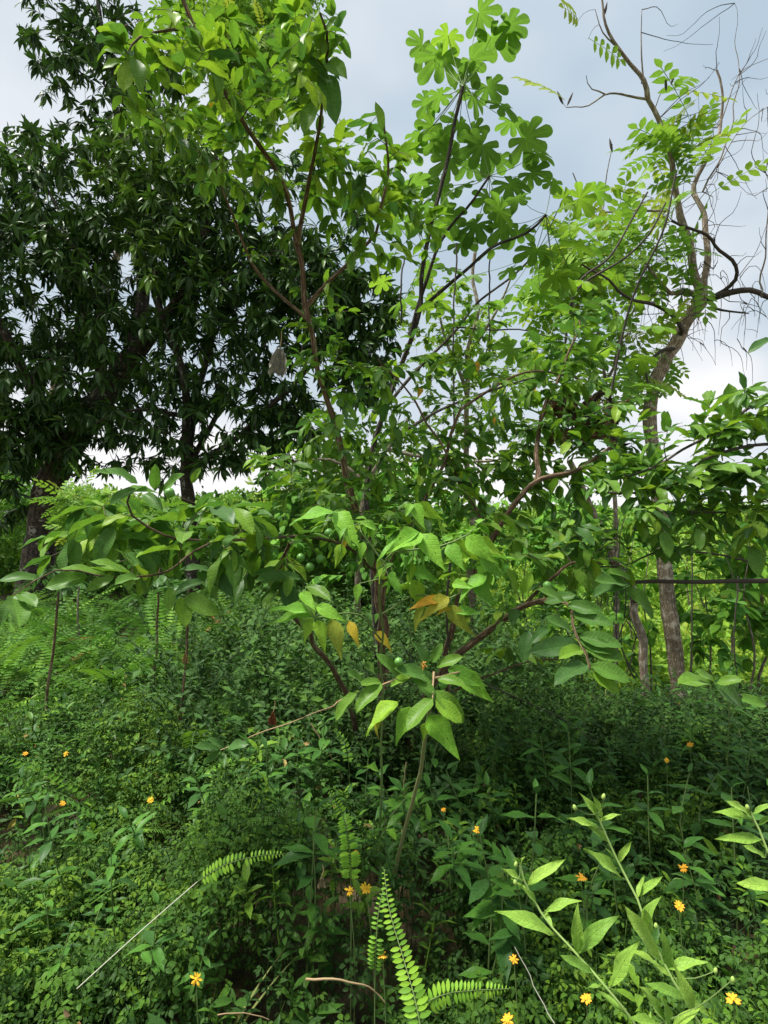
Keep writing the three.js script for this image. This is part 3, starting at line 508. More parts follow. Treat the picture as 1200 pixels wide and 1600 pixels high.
for (const [i, [px, d, top, label]] of [[1140, 7.6, 760, 'thin leafy sapling at the far right behind the dark horizontal branch'], [1080, 8.4, 800, 'thin leafy sapling just right of the straight grey trunk'], [905, 7.8, 830, 'thin leafy sapling between the guava and the straight grey trunk'], [1190, 6.6, 820, 'yellow-green sapling at the right edge below the horizontal branch'], [985, 9.5, 800, 'spindly pale sapling deep in the valley left of the grey trunk']].entries())
  lightTree('valley_sapling', label, 'sapling', 60 + i, baseAt(px, d), [[[[px + 4, 1000, d], [px - 6, 900, d], [px + 5, top + 20, d]], 0.022, 0.006]],
    [[px, 900, 70, 110, 46, d - 0.8, d + 0.8]], 'bright', 0.14, { most: 40, pairs: 4, group: 'saplings in the valley' });

for (const [i, [px, d, top, label]] of [[1165, 5.4, 830, 'leafy green sapling with thin upright stem near the right edge'], [1105, 6.4, 850, 'green sapling with thin stem between the grey trunk and the right edge'], [1010, 7.2, 840, 'green sapling with thin stem just left of the straight grey trunk'], [880, 6.2, 850, 'green sapling standing behind the long-leaved drooping guava spray'], [940, 6.8, 800, 'slim green sapling under the dark horizontal branch'], [1200, 6.2, 760, 'taller green sapling cut by the right edge'], [820, 7, 840, 'green sapling showing behind the thick leaning guava stem']].entries())
  lightTree('green_sapling', label, 'sapling', 90 + i, baseAt(px, d), [[[[px + 6, 1010, d], [px - 8, 920, d], [px + 6, top, d]], 0.016, 0.004], [[[px - 4, 950, d], [px - 30, 890, d + 0.1], [px - 40, top + 20, d + 0.1]], 0.009, 0.003]],
    [[px, 900, 60, 85, 24, d - 0.5, d + 0.5], [px - 10, 990, 50, 50, 8, d - 0.4, d + 0.4]], 'small', 0.15, { most: 60, pairs: 4, group: 'green saplings before the valley' });
// bare forked tree with grey trunk
{
  const b = baseAt(1062, 6.0), t = new Plant('forked_bare_tree', 'grey-trunked forked tree with mostly bare twigs and few feathered leaves', 'tree', b, { seed: 31, barkMat: bark.grey, twigMat: bark.darkLiana });
  const S = { step: 0.1, sides: 10, wobble: 0.03, knots: 0.35 }, F = { step: 0.08, sides: 6, wobble: 0.03, knots: 0.2 }, D = { ...F, mat: bark.darkLiana };
  t.stem('trunk', [b.clone().add(V3(0, -0.15, 0)), [1056, 1060, 6.0], [1042, 930, 6.0], [1036, 820, 6.0], [1022, 700, 6], [1016, 625, 6], [1030, 575, 5.95], [1060, 525, 5.9], [1096, 472, 5.85]], 0.09, 0.066, S);
  t.stem('limb', [[1096, 472, 5.85], [1088, 420, 5.8], [1072, 370, 5.75], [1055, 290, 5.7], [1032, 200, 5.6], [1012, 155, 5.55]], 0.048, 0.02, S);
  t.stem('limb', [[1012, 155, 5.55], [1000, 120, 5.5], [960, 70, 5.45], [945, 30, 5.4], [938, -10, 5.4]], 0.026, 0.008, F);
  t.stem('limb', [[1100, 465, 5.85], [1102, 400, 5.9], [1098, 340, 5.95], [1085, 300, 6], [1105, 240, 6], [1128, 190, 6.1], [1120, 110, 6.1]], 0.038, 0.01, S);
  t.stem('limb', [[1090, 470, 5.85], [1070, 455, 5.8], [1045, 458, 5.75], [1030, 440, 5.7], [1000, 400, 5.6]], 0.036, 0.01, S);
  t.stem('limb', [[1105, 470, 5.85], [1140, 458, 5.7], [1170, 455, 5.6], [1210, 468, 5.5], [1260, 470, 5.4]], 0.035, 0.018, D);
  t.stem('limb', [[1104, 468, 5.85], [1135, 450, 5.7], [1148, 435, 5.6], [1143, 410, 5.5], [1110, 375, 5.4], [1050, 345, 5.3]], 0.022, 0.012, D);
  t.stem('limb', [[1062, 525, 5.9], [1060, 510, 5.7], [1045, 490, 5.5], [1020, 475, 5.3], [985, 465, 5.2], [950, 440, 5.1], [905, 410, 5.0]], 0.026, 0.009, D);
  t.stem('limb', [[1055, 545, 5.9], [1030, 550, 5.8], [1014, 570, 5.7], [1012, 600, 5.7]], 0.024, 0.012, D);
  t.stem('limb', [[1012, 155, 5.55], [985, 148, 5.5], [945, 147, 5.4], [915, 165, 5.35], [885, 168, 5.3]], 0.014, 0.004, F);
  t.stem('branch', [[945, 147, 5.4], [922, 138, 5.35], [916, 118, 5.3]], 0.008, 0.003, F);
  t.stem('branch', [[1003, 130, 5.5], [1000, 90, 5.5], [1003, 15, 5.5]], 0.01, 0.003, F);
  t.stem('branch', [[960, 70, 5.45], [942, 50, 5.4], [930, 15, 5.4]], 0.008, 0.003, F);
  t.stem('branch', [[1040, 330, 5.75], [985, 328, 5.7], [940, 332, 5.6], [915, 320, 5.55], [895, 270, 5.5]], 0.014, 0.005, F);
  t.stem('branch', [[940, 332, 5.6], [943, 290, 5.6], [957, 225, 5.6]], 0.008, 0.003, F);
  t.stem('branch', [[1098, 300, 6], [1130, 230, 6], [1150, 150, 6], [1150, 60, 6], [1148, 5, 6]], 0.01, 0.002, F);
  t.stem('branch', [[1120, 200, 6], [1160, 110, 5.9], [1210, 90, 5.8]], 0.007, 0.002, F);
  t.stem('branch', [[1110, 280, 6], [1160, 200, 5.9], [1220, 150, 5.8]], 0.006, 0.002, F);
  t.stem('branch', [[1112, 480, 5.8], [1140, 485, 5.7], [1165, 489, 5.6]], 0.014, 0.008, D);
  t.stem('branch', [[1190, 465, 5.5], [1195, 400, 5.5], [1200, 300, 5.5], [1196, 270, 5.5]], 0.01, 0.004, F);
  // dry dangling twigs and tendrils round the fork
  const r = rng(311);
  for (let i = 0; i < 190; i++) {
    const p = i < 110 ? at(lerp(960, 1190, r()), lerp(380, 560, r()), lerp(5.2, 6.4, r())) : at(lerp(1030, 1210, r()), lerp(40, 420, r()), lerp(5.2, 6.4, r()));
    const n = t.near(p); const a = n.p.clone(), m = a.clone().lerp(p, 0.5).add(V3((r() - 0.5) * 0.14, (r() - 0.3) * 0.14, (r() - 0.5) * 0.14)), e = p.clone().add(p.clone().sub(a).multiplyScalar(0.3)).add(V3(0, i < 110 ? -0.4 * r() : 0.1 * r(), 0));
    if (a.distanceTo(p) > 1.3) continue;
    const pts = curvePoints([a, m, p, e], 0.07); for (let q = 1; q < pts.length; q++) pts[q].add(V3(r() - 0.5, r() - 0.5, r() - 0.5).multiplyScalar(0.009));
    t.twigs.push(tubeGeometry(pts.map(x => t.local(x)), pts.map((_, k) => lerp(0.0048, 0.0016, k / (pts.length - 1))), 3));
    if (i < 60 && a.distanceTo(p) < 0.9) for (let q = 1; q < pts.length; q += 2) t.nodes.push({ p: pts[q], r: 0.003, t: V3(0, -1, 0) });
  }
  const tufts = [[1055, 140, 5], [1075, 180, 8], [1045, 200, 6], [1060, 235, 9], [1030, 240, 7], [1095, 230, 5], [1110, 300, 4], [1020, 250, 5], [1085, 270, 6], [1045, 280, 7], [1020, 310, 4], [1010, 380, 5], [1000, 420, 5], [1060, 320, 5], [905, 30, 2], [920, 60, 2], [880, 160, 1], [1100, 440, 3], [1000, 540, 5], [1040, 620, 4], [980, 560, 4], [1075, 410, 4], [1010, 340, 5], [1050, 255, 8]];
  for (const [px, py, n] of tufts) { const p = at(px, py, lerp(5.3, 5.9, r())); const pts = t.twig(p, { maxR: 0.008, rTip: 0.002 }); for (let i = 0; i < Math.ceil(n * 0.38); i++) t.leaf('feather', pts[pts.length - 1].clone().add(V3((r() - 0.5) * 0.03, (r() - 0.5) * 0.03, (r() - 0.5) * 0.03)), V3(r() * 2 - 1, (r() - 0.55) * 1.3, r() * 2 - 1), V3((r() - 0.5), 1, (r() - 0.5)), 0.42 + 0.16 * r(), py < 330 && px < 1060 && r() < 0.25 ? 3 : undefined); }
  // seed pods
  const pod = new THREE.LatheGeometry([0, 0.25, 0.5, 0.8, 1].map((y, i) => new THREE.Vector2([0.004, 0.07, 0.085, 0.05, 0.003][i], y)), 6);
  for (const [px, py, a] of [[944, 12, 0.2], [1041, 130, -0.05], [1048, 120, 0.3], [957, 225, -0.2], [886, 152, 0.4], [880, 150, -0.4]]) { const m = mesh('seed_pod', pod, bark.darkLiana, t.o); m.position.copy(t.local(at(px, py + 14, 5.4))); m.rotation.z = -a; m.scale.setScalar(0.15); }
  t.finish();
}
// cecropia with lobed umbrella leaves
{
  const b = baseAt(600, 4.2), t = new Plant('cecropia_tree', 'slender tree with large lobed umbrella leaves against the sky', 'tree', b, { seed: 41, barkMat: bark.mango });
  const S = { step: 0.08, sides: 8, wobble: 0.015, knots: 0.15 };
  t.stem('trunk', [b.clone().add(V3(0, -0.1, 0)), [590, 1000, 4.2], [575, 760, 4.1], [600, 640, 4.0], [628, 560, 3.9], [643, 520, 3.8], [658, 460, 3.7], [668, 380, 3.6], [678, 330, 3.55], [700, 250, 3.5], [715, 180, 3.45], [723, 135, 3.4]], 0.028, 0.011, S);
  t.stem('limb', [[640, 525, 3.8], [665, 440, 3.7], [700, 360, 3.6], [735, 320, 3.55], [765, 275, 3.5]], 0.015, 0.007, S);
  t.stem('limb', [[650, 490, 3.75], [690, 455, 3.7], [730, 420, 3.6], [770, 385, 3.5], [820, 365, 3.45], [853, 335, 3.4]], 0.014, 0.007, S);
  t.stem('limb', [[600, 640, 4.0], [660, 570, 4.1], [720, 510, 4.2], [745, 475, 4.2], [800, 432, 4.2], [838, 395, 4.2]], 0.014, 0.007, S);
  t.stem('limb', [[700, 508, 4.15], [760, 515, 4.1], [820, 516, 4.1], [860, 527, 4.1]], 0.008, 0.004, S);
  t.stem('limb', [[590, 700, 4.05], [690, 640, 4.5], [800, 600, 4.9], [900, 570, 5.1], [985, 520, 5.2]], 0.014, 0.006, S);
  const hubs = [[723, 135, 3.4], [765, 275, 3.5], [853, 335, 3.4], [838, 395, 4.2], [860, 527, 4.1], [985, 520, 5.2], [640, 400, 3.7]].map(a => at(...a));
  const L = [[690, 88, 50], [768, 57, 50], [735, 95, 40], [722, 112, 30], [762, 135, 42], [784, 166, 44], [690, 148, 40], [676, 197, 45], [718, 192, 40], [754, 226, 50], [822, 216, 48], [702, 247, 40], [645, 290, 40], [720, 290, 42], [796, 287, 45], [862, 284, 30], [640, 235, 38], [780, 330, 42], [745, 350, 45], [700, 340, 40], [905, 310, 36], [893, 352, 42], [838, 390, 42], [812, 310, 40], [868, 432, 40], [925, 345, 38], [900, 385, 38], [790, 350, 40], [830, 440, 36], [650, 345, 40], [625, 300, 36], [600, 440, 30], [630, 470, 34], [690, 470, 34], [740, 430, 36], [780, 470, 36], [950, 360, 34], [870, 330, 36], [960, 430, 32], [845, 530, 32], [885, 545, 30], [835, 560, 30], [975, 500, 36], [1020, 510, 40], [1000, 560, 36], [950, 545, 36], [1040, 480, 30], [960, 590, 34], [1020, 600, 34], [760, 560, 30], [800, 545, 32], [660, 280, 36], [735, 255, 34], [845, 460, 30], [910, 440, 34], [870, 480, 30], [748, 20, 40], [795, 40, 42], [700, 55, 40], [660, 70, 36], [738, 150, 34], [800, 190, 36], [668, 160, 36], [690, 215, 36], [655, 210, 32], [738, 205, 34], [775, 250, 38], [838, 240, 34], [690, 290, 36], [765, 310, 36], [830, 270, 34], [880, 310, 34], [660, 320, 36], [720, 380, 36], [770, 390, 36], [810, 360, 36], [860, 395, 34], [930, 300, 30], [930, 390, 34], [800, 420, 34], [620, 350, 34], [610, 400, 32], [665, 420, 34], [700, 420, 34], [890, 420, 32], [940, 470, 30], [990, 470, 32]];
  for (const [px, py, rad] of L) {
    let d = rad > 39 ? 3.4 + t.r() * 0.25 : px > 930 ? 5.1 + t.r() * 0.3 : py > 420 ? 4.1 + t.r() * 0.3 : 3.5 + t.r() * 0.5;
    const p = at(px, py, d); let hub = hubs[0]; for (const h of hubs) if (h.distanceTo(p) < hub.distanceTo(p)) hub = h;
    const nd = t.near(hub.distanceTo(p) < 0.55 ? hub : p).p, out = p.clone().sub(nd), size = rad / FOCAL * d * 0.86;
    const pts = curvePoints([nd, nd.clone().addScaledVector(out, 0.5).add(V3(0, -0.02, 0)), p], 0.06);
    mesh('leaf_stalk', tubeGeometry(pts.map(q => t.local(q)), pts.map(() => 0.0022), 4), bark.green, t.o);
    out.y = 0; const dir = out.lengthSq() > 1e-4 ? out.normalize() : V3(1, 0, 0);
    dir.add(V3((t.r() - 0.5) * 0.6, -0.15, (t.r() - 0.5) * 0.6));
    const tilt = V3((t.r() - 0.5) * 1.9, 1, -0.2 + (t.r() - 0.5) * 1.9);                         // blades tip every way, mostly skyward
    t.leaf('palm', p, dir, tilt, size, px > 840 && py > 290 ? (t.r() < 0.6 ? 4 : 2) : undefined);
  }
  t.finish();
}
for (const [label, ...list] of [['dark slanting branch stem crossing the sky left of the forked tree, upper', [1012, 300, 4.6], [990, 338, 4.6], [952, 402, 4.6], [908, 437, 4.6], [890, 480, 4.7]], ['long dark slanting stem passing in front of the forked tree', [1056, 270, 4.5], [1037, 358, 4.5], [996, 446, 4.6], [975, 513, 4.7], [950, 640, 4.8]], ['dark slanting stem below the yellow-green feathered leaves', [1040, 317, 4.5], [1013, 367, 4.5], [978, 402, 4.6], [905, 449, 4.7], [892, 482, 4.7], [880, 560, 4.8]]]) {
  const pts = curvePoints(list.map(p => at(...p)), 0.06); tag(mesh('liana', tubeGeometry(pts, pts.map((_, i) => lerp(0.007, 0.011, i / pts.length)), 6, 0.2), bark.darkLiana), label, 'liana', 'lianas hanging through the trees');
}
{
  const b = baseAt(1012, 4.9), t = new Plant('leaning_sapling', 'thin brown leaning trunk wound with creeper left of the straight grey trunk', 'sapling', b, { seed: 71, barkMat: bark.grey });
  t.stem('trunk', [b.clone().add(V3(0, -0.05, 0)), [1003, 1000, 4.9], [985, 920, 4.85], [958, 865, 4.8], [915, 785, 4.7], [890, 720, 4.6]], 0.045, 0.025, { step: 0.08, sides: 8, wobble: 0.03, knots: 0.3 });
  for (const dx of [-14, 6, 14]) t.stem('creeper', [[985 + dx, 1060, 4.8], [978 - dx, 1000, 4.78], [972 + dx, 940, 4.75], [965 - dx, 870, 4.75], [962 + dx, 810, 4.75]], 0.006, 0.004, { step: 0.05, sides: 4, wobble: 0.03, mat: bark.darkLiana });
  for (const p of t.targets(12, 930, 790, 60, 60, 4.4, 5)) t.pairs('small', t.twig(p), 4, 0.1);
  for (const p of t.targets(8, 975, 930, 40, 90, 4.5, 5)) t.pairs('small', t.twig(p), 3, 0.09);
  t.finish();
}
// lianas hanging through the canopy
for (const [px, y0, y1, d, label] of [[710, 380, 660, 3.4, 'straight brown liana hanging down the centre through the guava crown'], [628, 400, 505, 3.3, 'short dark liana hanging beside the dark drooping foliage'], [765, 330, 560, 3.9, 'thin dark liana hanging under the lobed umbrella leaves'], [1078, 860, 1130, 4.6, 'thin dark liana just right of the straight grey trunk'], [965, 830, 1060, 4.6, 'tangled liana left of the straight grey trunk'], [1150, 900, 1140, 4.2, 'dark slanting liana near the right edge'], [700, 880, 1010, 2.4, 'short dark liana beside the yellowing vine leaves']]) {
  const r = rng(px), pts = curvePoints([at(px + 4, y0, d), at(px - 3 + r() * 6, (y0 + y1) / 2, d - 0.05), at(px + (px > 1100 ? 22 : 0), y1, d)], 0.05); pts.forEach(p => { p.x += (r() - 0.5) * 0.008; });
  const o = mesh('liana', tubeGeometry(pts, pts.map(() => 0.0055), 5, 0.3), bark.darkLiana); tag(o, label, 'liana', 'lianas hanging through the trees');
}

// ================================================================ the guava in the middle
const fruitMat = new THREE.MeshPhysicalMaterial({ color: C(0.10, 0.27, 0.035), roughness: 0.5, clearcoat: 0.3, clearcoatRoughness: 0.4 });
const fruitGeo = new THREE.LatheGeometry([[0, -1], [0.32, -0.93], [0.68, -0.7], [0.92, -0.3], [0.98, 0.1], [0.85, 0.5], [0.55, 0.82], [0.3, 0.93], [0.26, 1.08], [0.2, 1.12], [0, 1.0]].map(p => new THREE.Vector2(...p)), 12);
function fruit(t, px, py, d, size = 0.014) { const m = mesh('fruit', fruitGeo, fruitMat, t.o); m.position.copy(t.local(at(px, py, d))); m.rotation.set(2.8, 0, 0.3); m.scale.setScalar(size); const n = t.near(at(px, py, d)); if (n) { const pts = curvePoints([n.p, at(px, py, d)], 0.03); t.twigs.push(tubeGeometry(pts.map(q => t.local(q)), pts.map(() => 0.0014), 3)); } }
{
  const b = baseAt(606, 3.1), t = new Plant('guava_tree', 'many-stemmed guava tree with peeling brown stems filling the centre', 'tree', b, { seed: 51 });
  const S = { step: 0.05, sides: 8, wobble: 0.018, knots: 0.55 };
  const low = (dx, dz) => b.clone().add(V3(dx, -0.06, dz));
  t.stem('trunk', [low(0, 0), [600, 1050, 3.05], [590, 900, 2.95], [553, 790, 2.8], [515, 650, 2.7], [480, 500, 2.55], [466, 380, 2.45], [445, 290, 2.35], [385, 195, 2.2], [330, 100, 2.05], [290, 10, 1.95], [262, -60, 1.9]], 0.026, 0.007, S);
  t.stem('trunk', [low(0.22, -0.05), [693, 1100, 3.05], [697, 1010, 2.85], [722, 930, 2.6], [765, 850, 2.35], [800, 795, 2.25], [838, 752, 2.2], [900, 735, 2.2], [960, 690, 2.3]], 0.022, 0.007, S);
  t.stem('trunk', [low(0.08, 0.05), [650, 1120, 2.95], [690, 1050, 2.65], [740, 1005, 2.45], [800, 960, 2.2], [835, 942, 2.05], [870, 938, 1.9]], 0.025, 0.012, S);
  t.stem('trunk', [low(-0.1, 0.02), [540, 1090, 2.85], [500, 1020, 2.5], [462, 960, 2.2], [442, 890, 1.95], [452, 850, 1.75]], 0.018, 0.006, S);
  t.stem('trunk', [low(-0.03, 0.1), [596, 1090, 2.9], [592, 960, 2.75], [600, 900, 2.6], [640, 820, 2.5], [690, 730, 2.5], [720, 640, 2.6]], 0.017, 0.007, S);
  t.stem('limb', [[590, 895, 2.95], [545, 855, 2.5], [470, 838, 2.1], [400, 842, 1.9], [330, 845, 1.72], [250, 835, 1.6], [200, 800, 1.55], [205, 765, 1.5]], 0.009, 0.0028, S);
  t.stem('limb', [[335, 845, 1.73], [290, 870, 1.6], [250, 895, 1.5], [170, 902, 1.38], [90, 890, 1.3], [20, 930, 1.25]], 0.0036, 0.0018, S);
  t.stem('limb', [[466, 380, 2.45], [482, 300, 2.3], [500, 190, 2.0], [505, 90, 1.85], [500, 20, 1.75]], 0.011, 0.004, S);
  t.stem('limb', [[478, 480, 2.55], [540, 410, 2.5], [590, 350, 2.45], [610, 270, 2.35], [600, 180, 2.25]], 0.011, 0.004, S);
  t.stem('limb', [[300, 40, 1.95], [255, 45, 1.85], [215, 72, 1.8], [195, 95, 1.75]], 0.005, 0.003, S);
  t.stem('limb', [[480, 500, 2.55], [400, 420, 2.5], [360, 330, 2.4], [320, 240, 2.3]], 0.009, 0.004, S);
  t.stem('limb', [[838, 752, 2.2], [850, 650, 2.4], [880, 560, 2.5], [905, 500, 2.6]], 0.011, 0.004, S);
  t.stem('limb', [[720, 640, 2.6], [780, 600, 2.6], [830, 580, 2.6], [900, 590, 2.6]], 0.008, 0.004, S);
  t.stem('limb', [[765, 850, 2.35], [700, 720, 2.7], [640, 620, 2.9], [590, 560, 2.8]], 0.010, 0.004, S);
  t.stem('limb', [[835, 942, 2.05], [880, 945, 1.8], [900, 985, 1.68], [922, 1045, 1.6]], 0.007, 0.003, S);
  t.stem('limb', [[800, 960, 2.2], [850, 910, 2.1], [900, 880, 2.1], [960, 880, 2.1]], 0.008, 0.004, S);
  t.stem('limb', [[650, 1120, 2.95], [730, 1070, 2.7], [820, 1035, 2.5], [880, 1030, 2.4]], 0.008, 0.003, S);
  t.stem('limb', [[540, 1090, 2.85], [500, 1110, 2.5], [450, 1130, 2.35], [390, 1155, 2.3], [345, 1172, 2.28]], 0.004, 0.0018, { ...S, mat: bark.dry });
  // leaves one can follow one by one in the photograph: [base column, row, distance, tip column, row, distance, tone, roll]
  const one = (k, list) => list.forEach(([a, c, d, e, f, g, tone, roll]) => t.leafFromTo(k, [a, c, d], [e, f, g], tone, roll));
  one('guava', [
    [165, 901, 1.38, 90, 879, 1.33, 2, 0.3], [192, 892, 1.4, 143, 866, 1.36, 2, 0.3], [178, 900, 1.38, 133, 920, 1.33, 2, -0.3], [216, 903, 1.42, 181, 903, 1.34, 1, 0], [62, 905, 1.3, -4, 893, 1.25, 0, 0.2], [137, 901, 1.37, 66, 914, 1.32, 1, -0.2], [20, 933, 1.25, 32, 978, 1.17, 1, -0.4], [30, 928, 1.26, 57, 946, 1.22, 1, 0], [18, 935, 1.25, -6, 972, 1.2, 0, 0.3],
    [268, 918, 1.5, 262, 951, 1.45, 2, 0], [284, 934, 1.5, 291, 976, 1.44, 4, 0], [289, 932, 1.5, 340, 958, 1.46, 2, 0.3], [241, 896, 1.47, 217, 853, 1.44, 0, 0.2], [236, 891, 1.46, 204, 857, 1.42, 0, 0], [330, 890, 1.6, 279, 884, 1.55, 3, 0.2], [318, 908, 1.55, 272, 918, 1.5, 3, 0], [312, 890, 1.6, 323, 917, 1.55, 0, 0], [324, 890, 1.6, 366, 923, 1.56, 3, 0.3],
    [214, 756, 1.5, 166, 721, 1.46, 0, 0.2], [241, 765, 1.5, 243, 727, 1.46, 1, 0], [256, 766, 1.5, 286, 739, 1.47, 1, 0.2], [212, 764, 1.5, 166, 782, 1.45, 0, 0], [224, 772, 1.5, 252, 792, 1.46, 0, 0], [308, 795, 1.7, 341, 783, 1.65, 1, 0], [180, 740, 1.5, 146, 733, 1.46, 1, 0], [300, 755, 1.6, 309, 731, 1.58, 4, 0.4],
    [887, 946, 1.75, 942, 952, 1.68, 0, 0.2], [895, 960, 1.73, 960, 976, 1.66, 0, 0.2], [905, 994, 1.66, 974, 1009, 1.6, 0, 0.2], [911, 1008, 1.65, 976, 1029, 1.58, 1, 0.2], [923, 1040, 1.6, 989, 1061, 1.55, 1, 0.1], [925, 1050, 1.6, 973, 1081, 1.55, 4, 0], [905, 1008, 1.66, 836, 1009, 1.6, 3, -0.3], [908, 1016, 1.65, 876, 1019, 1.58, 4, -0.2], [891, 985, 1.7, 857, 961, 1.66, 0, 0], [856, 982, 1.85, 830, 999, 1.8, 3, 0], [826, 984, 1.9, 815, 1036, 1.84, 3, 0], [918, 1040, 1.6, 864, 1058, 1.54, 3, 0], [806, 926, 1.7, 793, 887, 1.68, 4, 0.5], [815, 928, 1.7, 832, 894, 1.68, 4, 0.5], [880, 940, 1.75, 848, 912, 1.7, 1, 0], [850, 942, 1.8, 900, 925, 1.75, 0, 0], [905, 1000, 1.66, 965, 1020, 1.6, 0, 0.3],
    [480, 915, 1.7, 517, 937, 1.64, 2, 0], [470, 905, 1.7, 440, 895, 1.66, 0, 0], [450, 900, 1.72, 400, 905, 1.66, 0, 0], [440, 895, 1.74, 396, 890, 1.7, 0, 0], [455, 895, 1.72, 446, 932, 1.67, 2, 0], [490, 930, 1.68, 470, 985, 1.6, 2, 0.2],
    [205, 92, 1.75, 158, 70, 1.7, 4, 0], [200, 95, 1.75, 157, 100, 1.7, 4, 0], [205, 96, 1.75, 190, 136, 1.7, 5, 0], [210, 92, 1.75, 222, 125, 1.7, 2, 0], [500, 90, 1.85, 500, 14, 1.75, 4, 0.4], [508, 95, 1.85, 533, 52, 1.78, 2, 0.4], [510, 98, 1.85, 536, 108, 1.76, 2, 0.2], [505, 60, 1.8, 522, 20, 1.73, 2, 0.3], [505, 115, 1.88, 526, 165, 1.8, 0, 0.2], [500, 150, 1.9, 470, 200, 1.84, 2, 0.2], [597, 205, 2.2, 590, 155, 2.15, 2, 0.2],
    [342, 1171, 2.28, 304, 1162, 2.22, 3, 0], [345, 1174, 2.28, 316, 1190, 2.22, 0, 0], [347, 1176, 2.28, 350, 1199, 2.22, 0, 0], [356, 1168, 2.28, 384, 1158, 2.24, 3, 0], [350, 1168, 2.28, 330, 1150, 2.24, 3, 0], [362, 1166, 2.28, 372, 1184, 2.22, 3, 0],
  ]);
  const fill = [
    [320, 130, 150, 120, 70, 1.75, 2.5, 0.084], [250, 60, 95, 60, 24, 1.7, 2.3, 0.088], [490, 90, 45, 90, 21, 1.7, 2.1, 0.088], [430, 220, 120, 80, 46, 2, 2.6, 0.084], [440, 90, 70, 80, 29, 1.8, 2.4, 0.088], [560, 265, 90, 80, 46, 2.2, 2.7, 0.098], [600, 350, 90, 70, 38, 2.3, 2.8, 0.098], [350, 260, 80, 70, 21, 2.2, 2.6, 0.078], [420, 350, 50, 60, 15, 2.3, 2.6, 0.070],
    [500, 520, 55, 90, 29, 2.4, 2.8, 0.079], [560, 640, 90, 80, 40, 2.4, 3.2, 0.089], [700, 640, 150, 90, 68, 2.4, 3.3, 0.094], [720, 520, 110, 60, 23, 2.6, 3.2, 0.094], [640, 760, 170, 60, 73, 2.3, 3.2, 0.094], [760, 730, 120, 70, 54, 2.3, 3.1, 0.094], [480, 740, 100, 60, 36, 2.1, 3, 0.089], [620, 840, 130, 50, 25, 2.1, 3, 0.106],
    [905, 520, 75, 60, 31, 2.3, 2.9, 0.105], [880, 620, 100, 60, 38, 2.3, 2.9, 0.094], [880, 710, 110, 70, 57, 2.2, 2.9, 0.094], [960, 690, 70, 60, 26, 2.1, 2.8, 0.094], [820, 830, 120, 50, 30, 2, 2.8, 0.106], [900, 880, 100, 45, 21, 1.9, 2.5, 0.106],
    [230, 800, 100, 40, 12, 1.5, 2, 0.119], [330, 830, 110, 50, 16, 1.5, 2, 0.119], [420, 830, 90, 40, 12, 1.6, 2.1, 0.106], [180, 870, 120, 40, 7, 1.4, 1.8, 0.119], [400, 890, 80, 40, 7, 1.6, 1.9, 0.106], [120, 830, 90, 35, 6, 1.5, 1.9, 0.119], [800, 1000, 60, 50, 7, 2, 2.4, 0.094], [500, 600, 60, 90, 14, 2.4, 2.8, 0.076],
  ];
  for (const [cx, cy, rx, ry, n, d0, d1, size] of fill) for (const p of t.targets(n, cx, cy, rx, ry, d0, d1)) { const pts = t.twig(p); const len = pts[0].distanceTo(pts[pts.length - 1]); t.pairs('guava', pts, clamp(Math.round(len / 0.055), 2, 4), size, { droop: 0.3, from: len > 0.35 ? 0.55 : 0.3, tone: cy < 460 && t.r() < 0.6 ? [2, 4, 4, 5][Math.floor(t.r() * 4)] : undefined }); }  // upper crown: young-leaf tones, with backlit brightness put into the colour
  // a few yellowed ones
  for (const [px, py, d] of [[835, 605, 2.5], [745, 565, 2.6], [660, 605, 2.6], [320, 85, 2.1], [330, 160, 2.2], [770, 650, 2.6], [540, 840, 2.2]]) t.leaf('yellow', at(px, py, d), V3(t.r() - 0.5, -0.8, t.r() - 0.5), V3(0, 0.5, 1), 0.05 + 0.03 * t.r(), t.r() < 0.5 ? 0 : 2);
  for (const [px, py, d] of [[330, 829, 1.7], [402, 835, 1.7], [470, 871, 1.75], [500, 873, 1.75], [484, 886, 1.75], [514, 833, 1.8], [855, 915, 1.9], [265, 770, 1.52]]) fruit(t, px, py, d, 0.013 + 0.003 * t.r());
  // dried leaves caught in the fork of the crown
  for (let i = 0; i < 90; i++) { const p = at(910 + (t.r() - 0.5) * 100, 650 + (t.r() - 0.5) * 75, lerp(2.55, 2.8, t.r())); t.leaf('dead', p, V3(t.r() - 0.5, -0.7 * t.r(), t.r() - 0.5), V3(t.r() - 0.5, t.r() - 0.3, t.r() - 0.5), 0.045 + 0.05 * t.r(), t.r() < 0.25 ? 2 : t.r() < 0.5 ? 0 : 1); }
  t.finish();
}
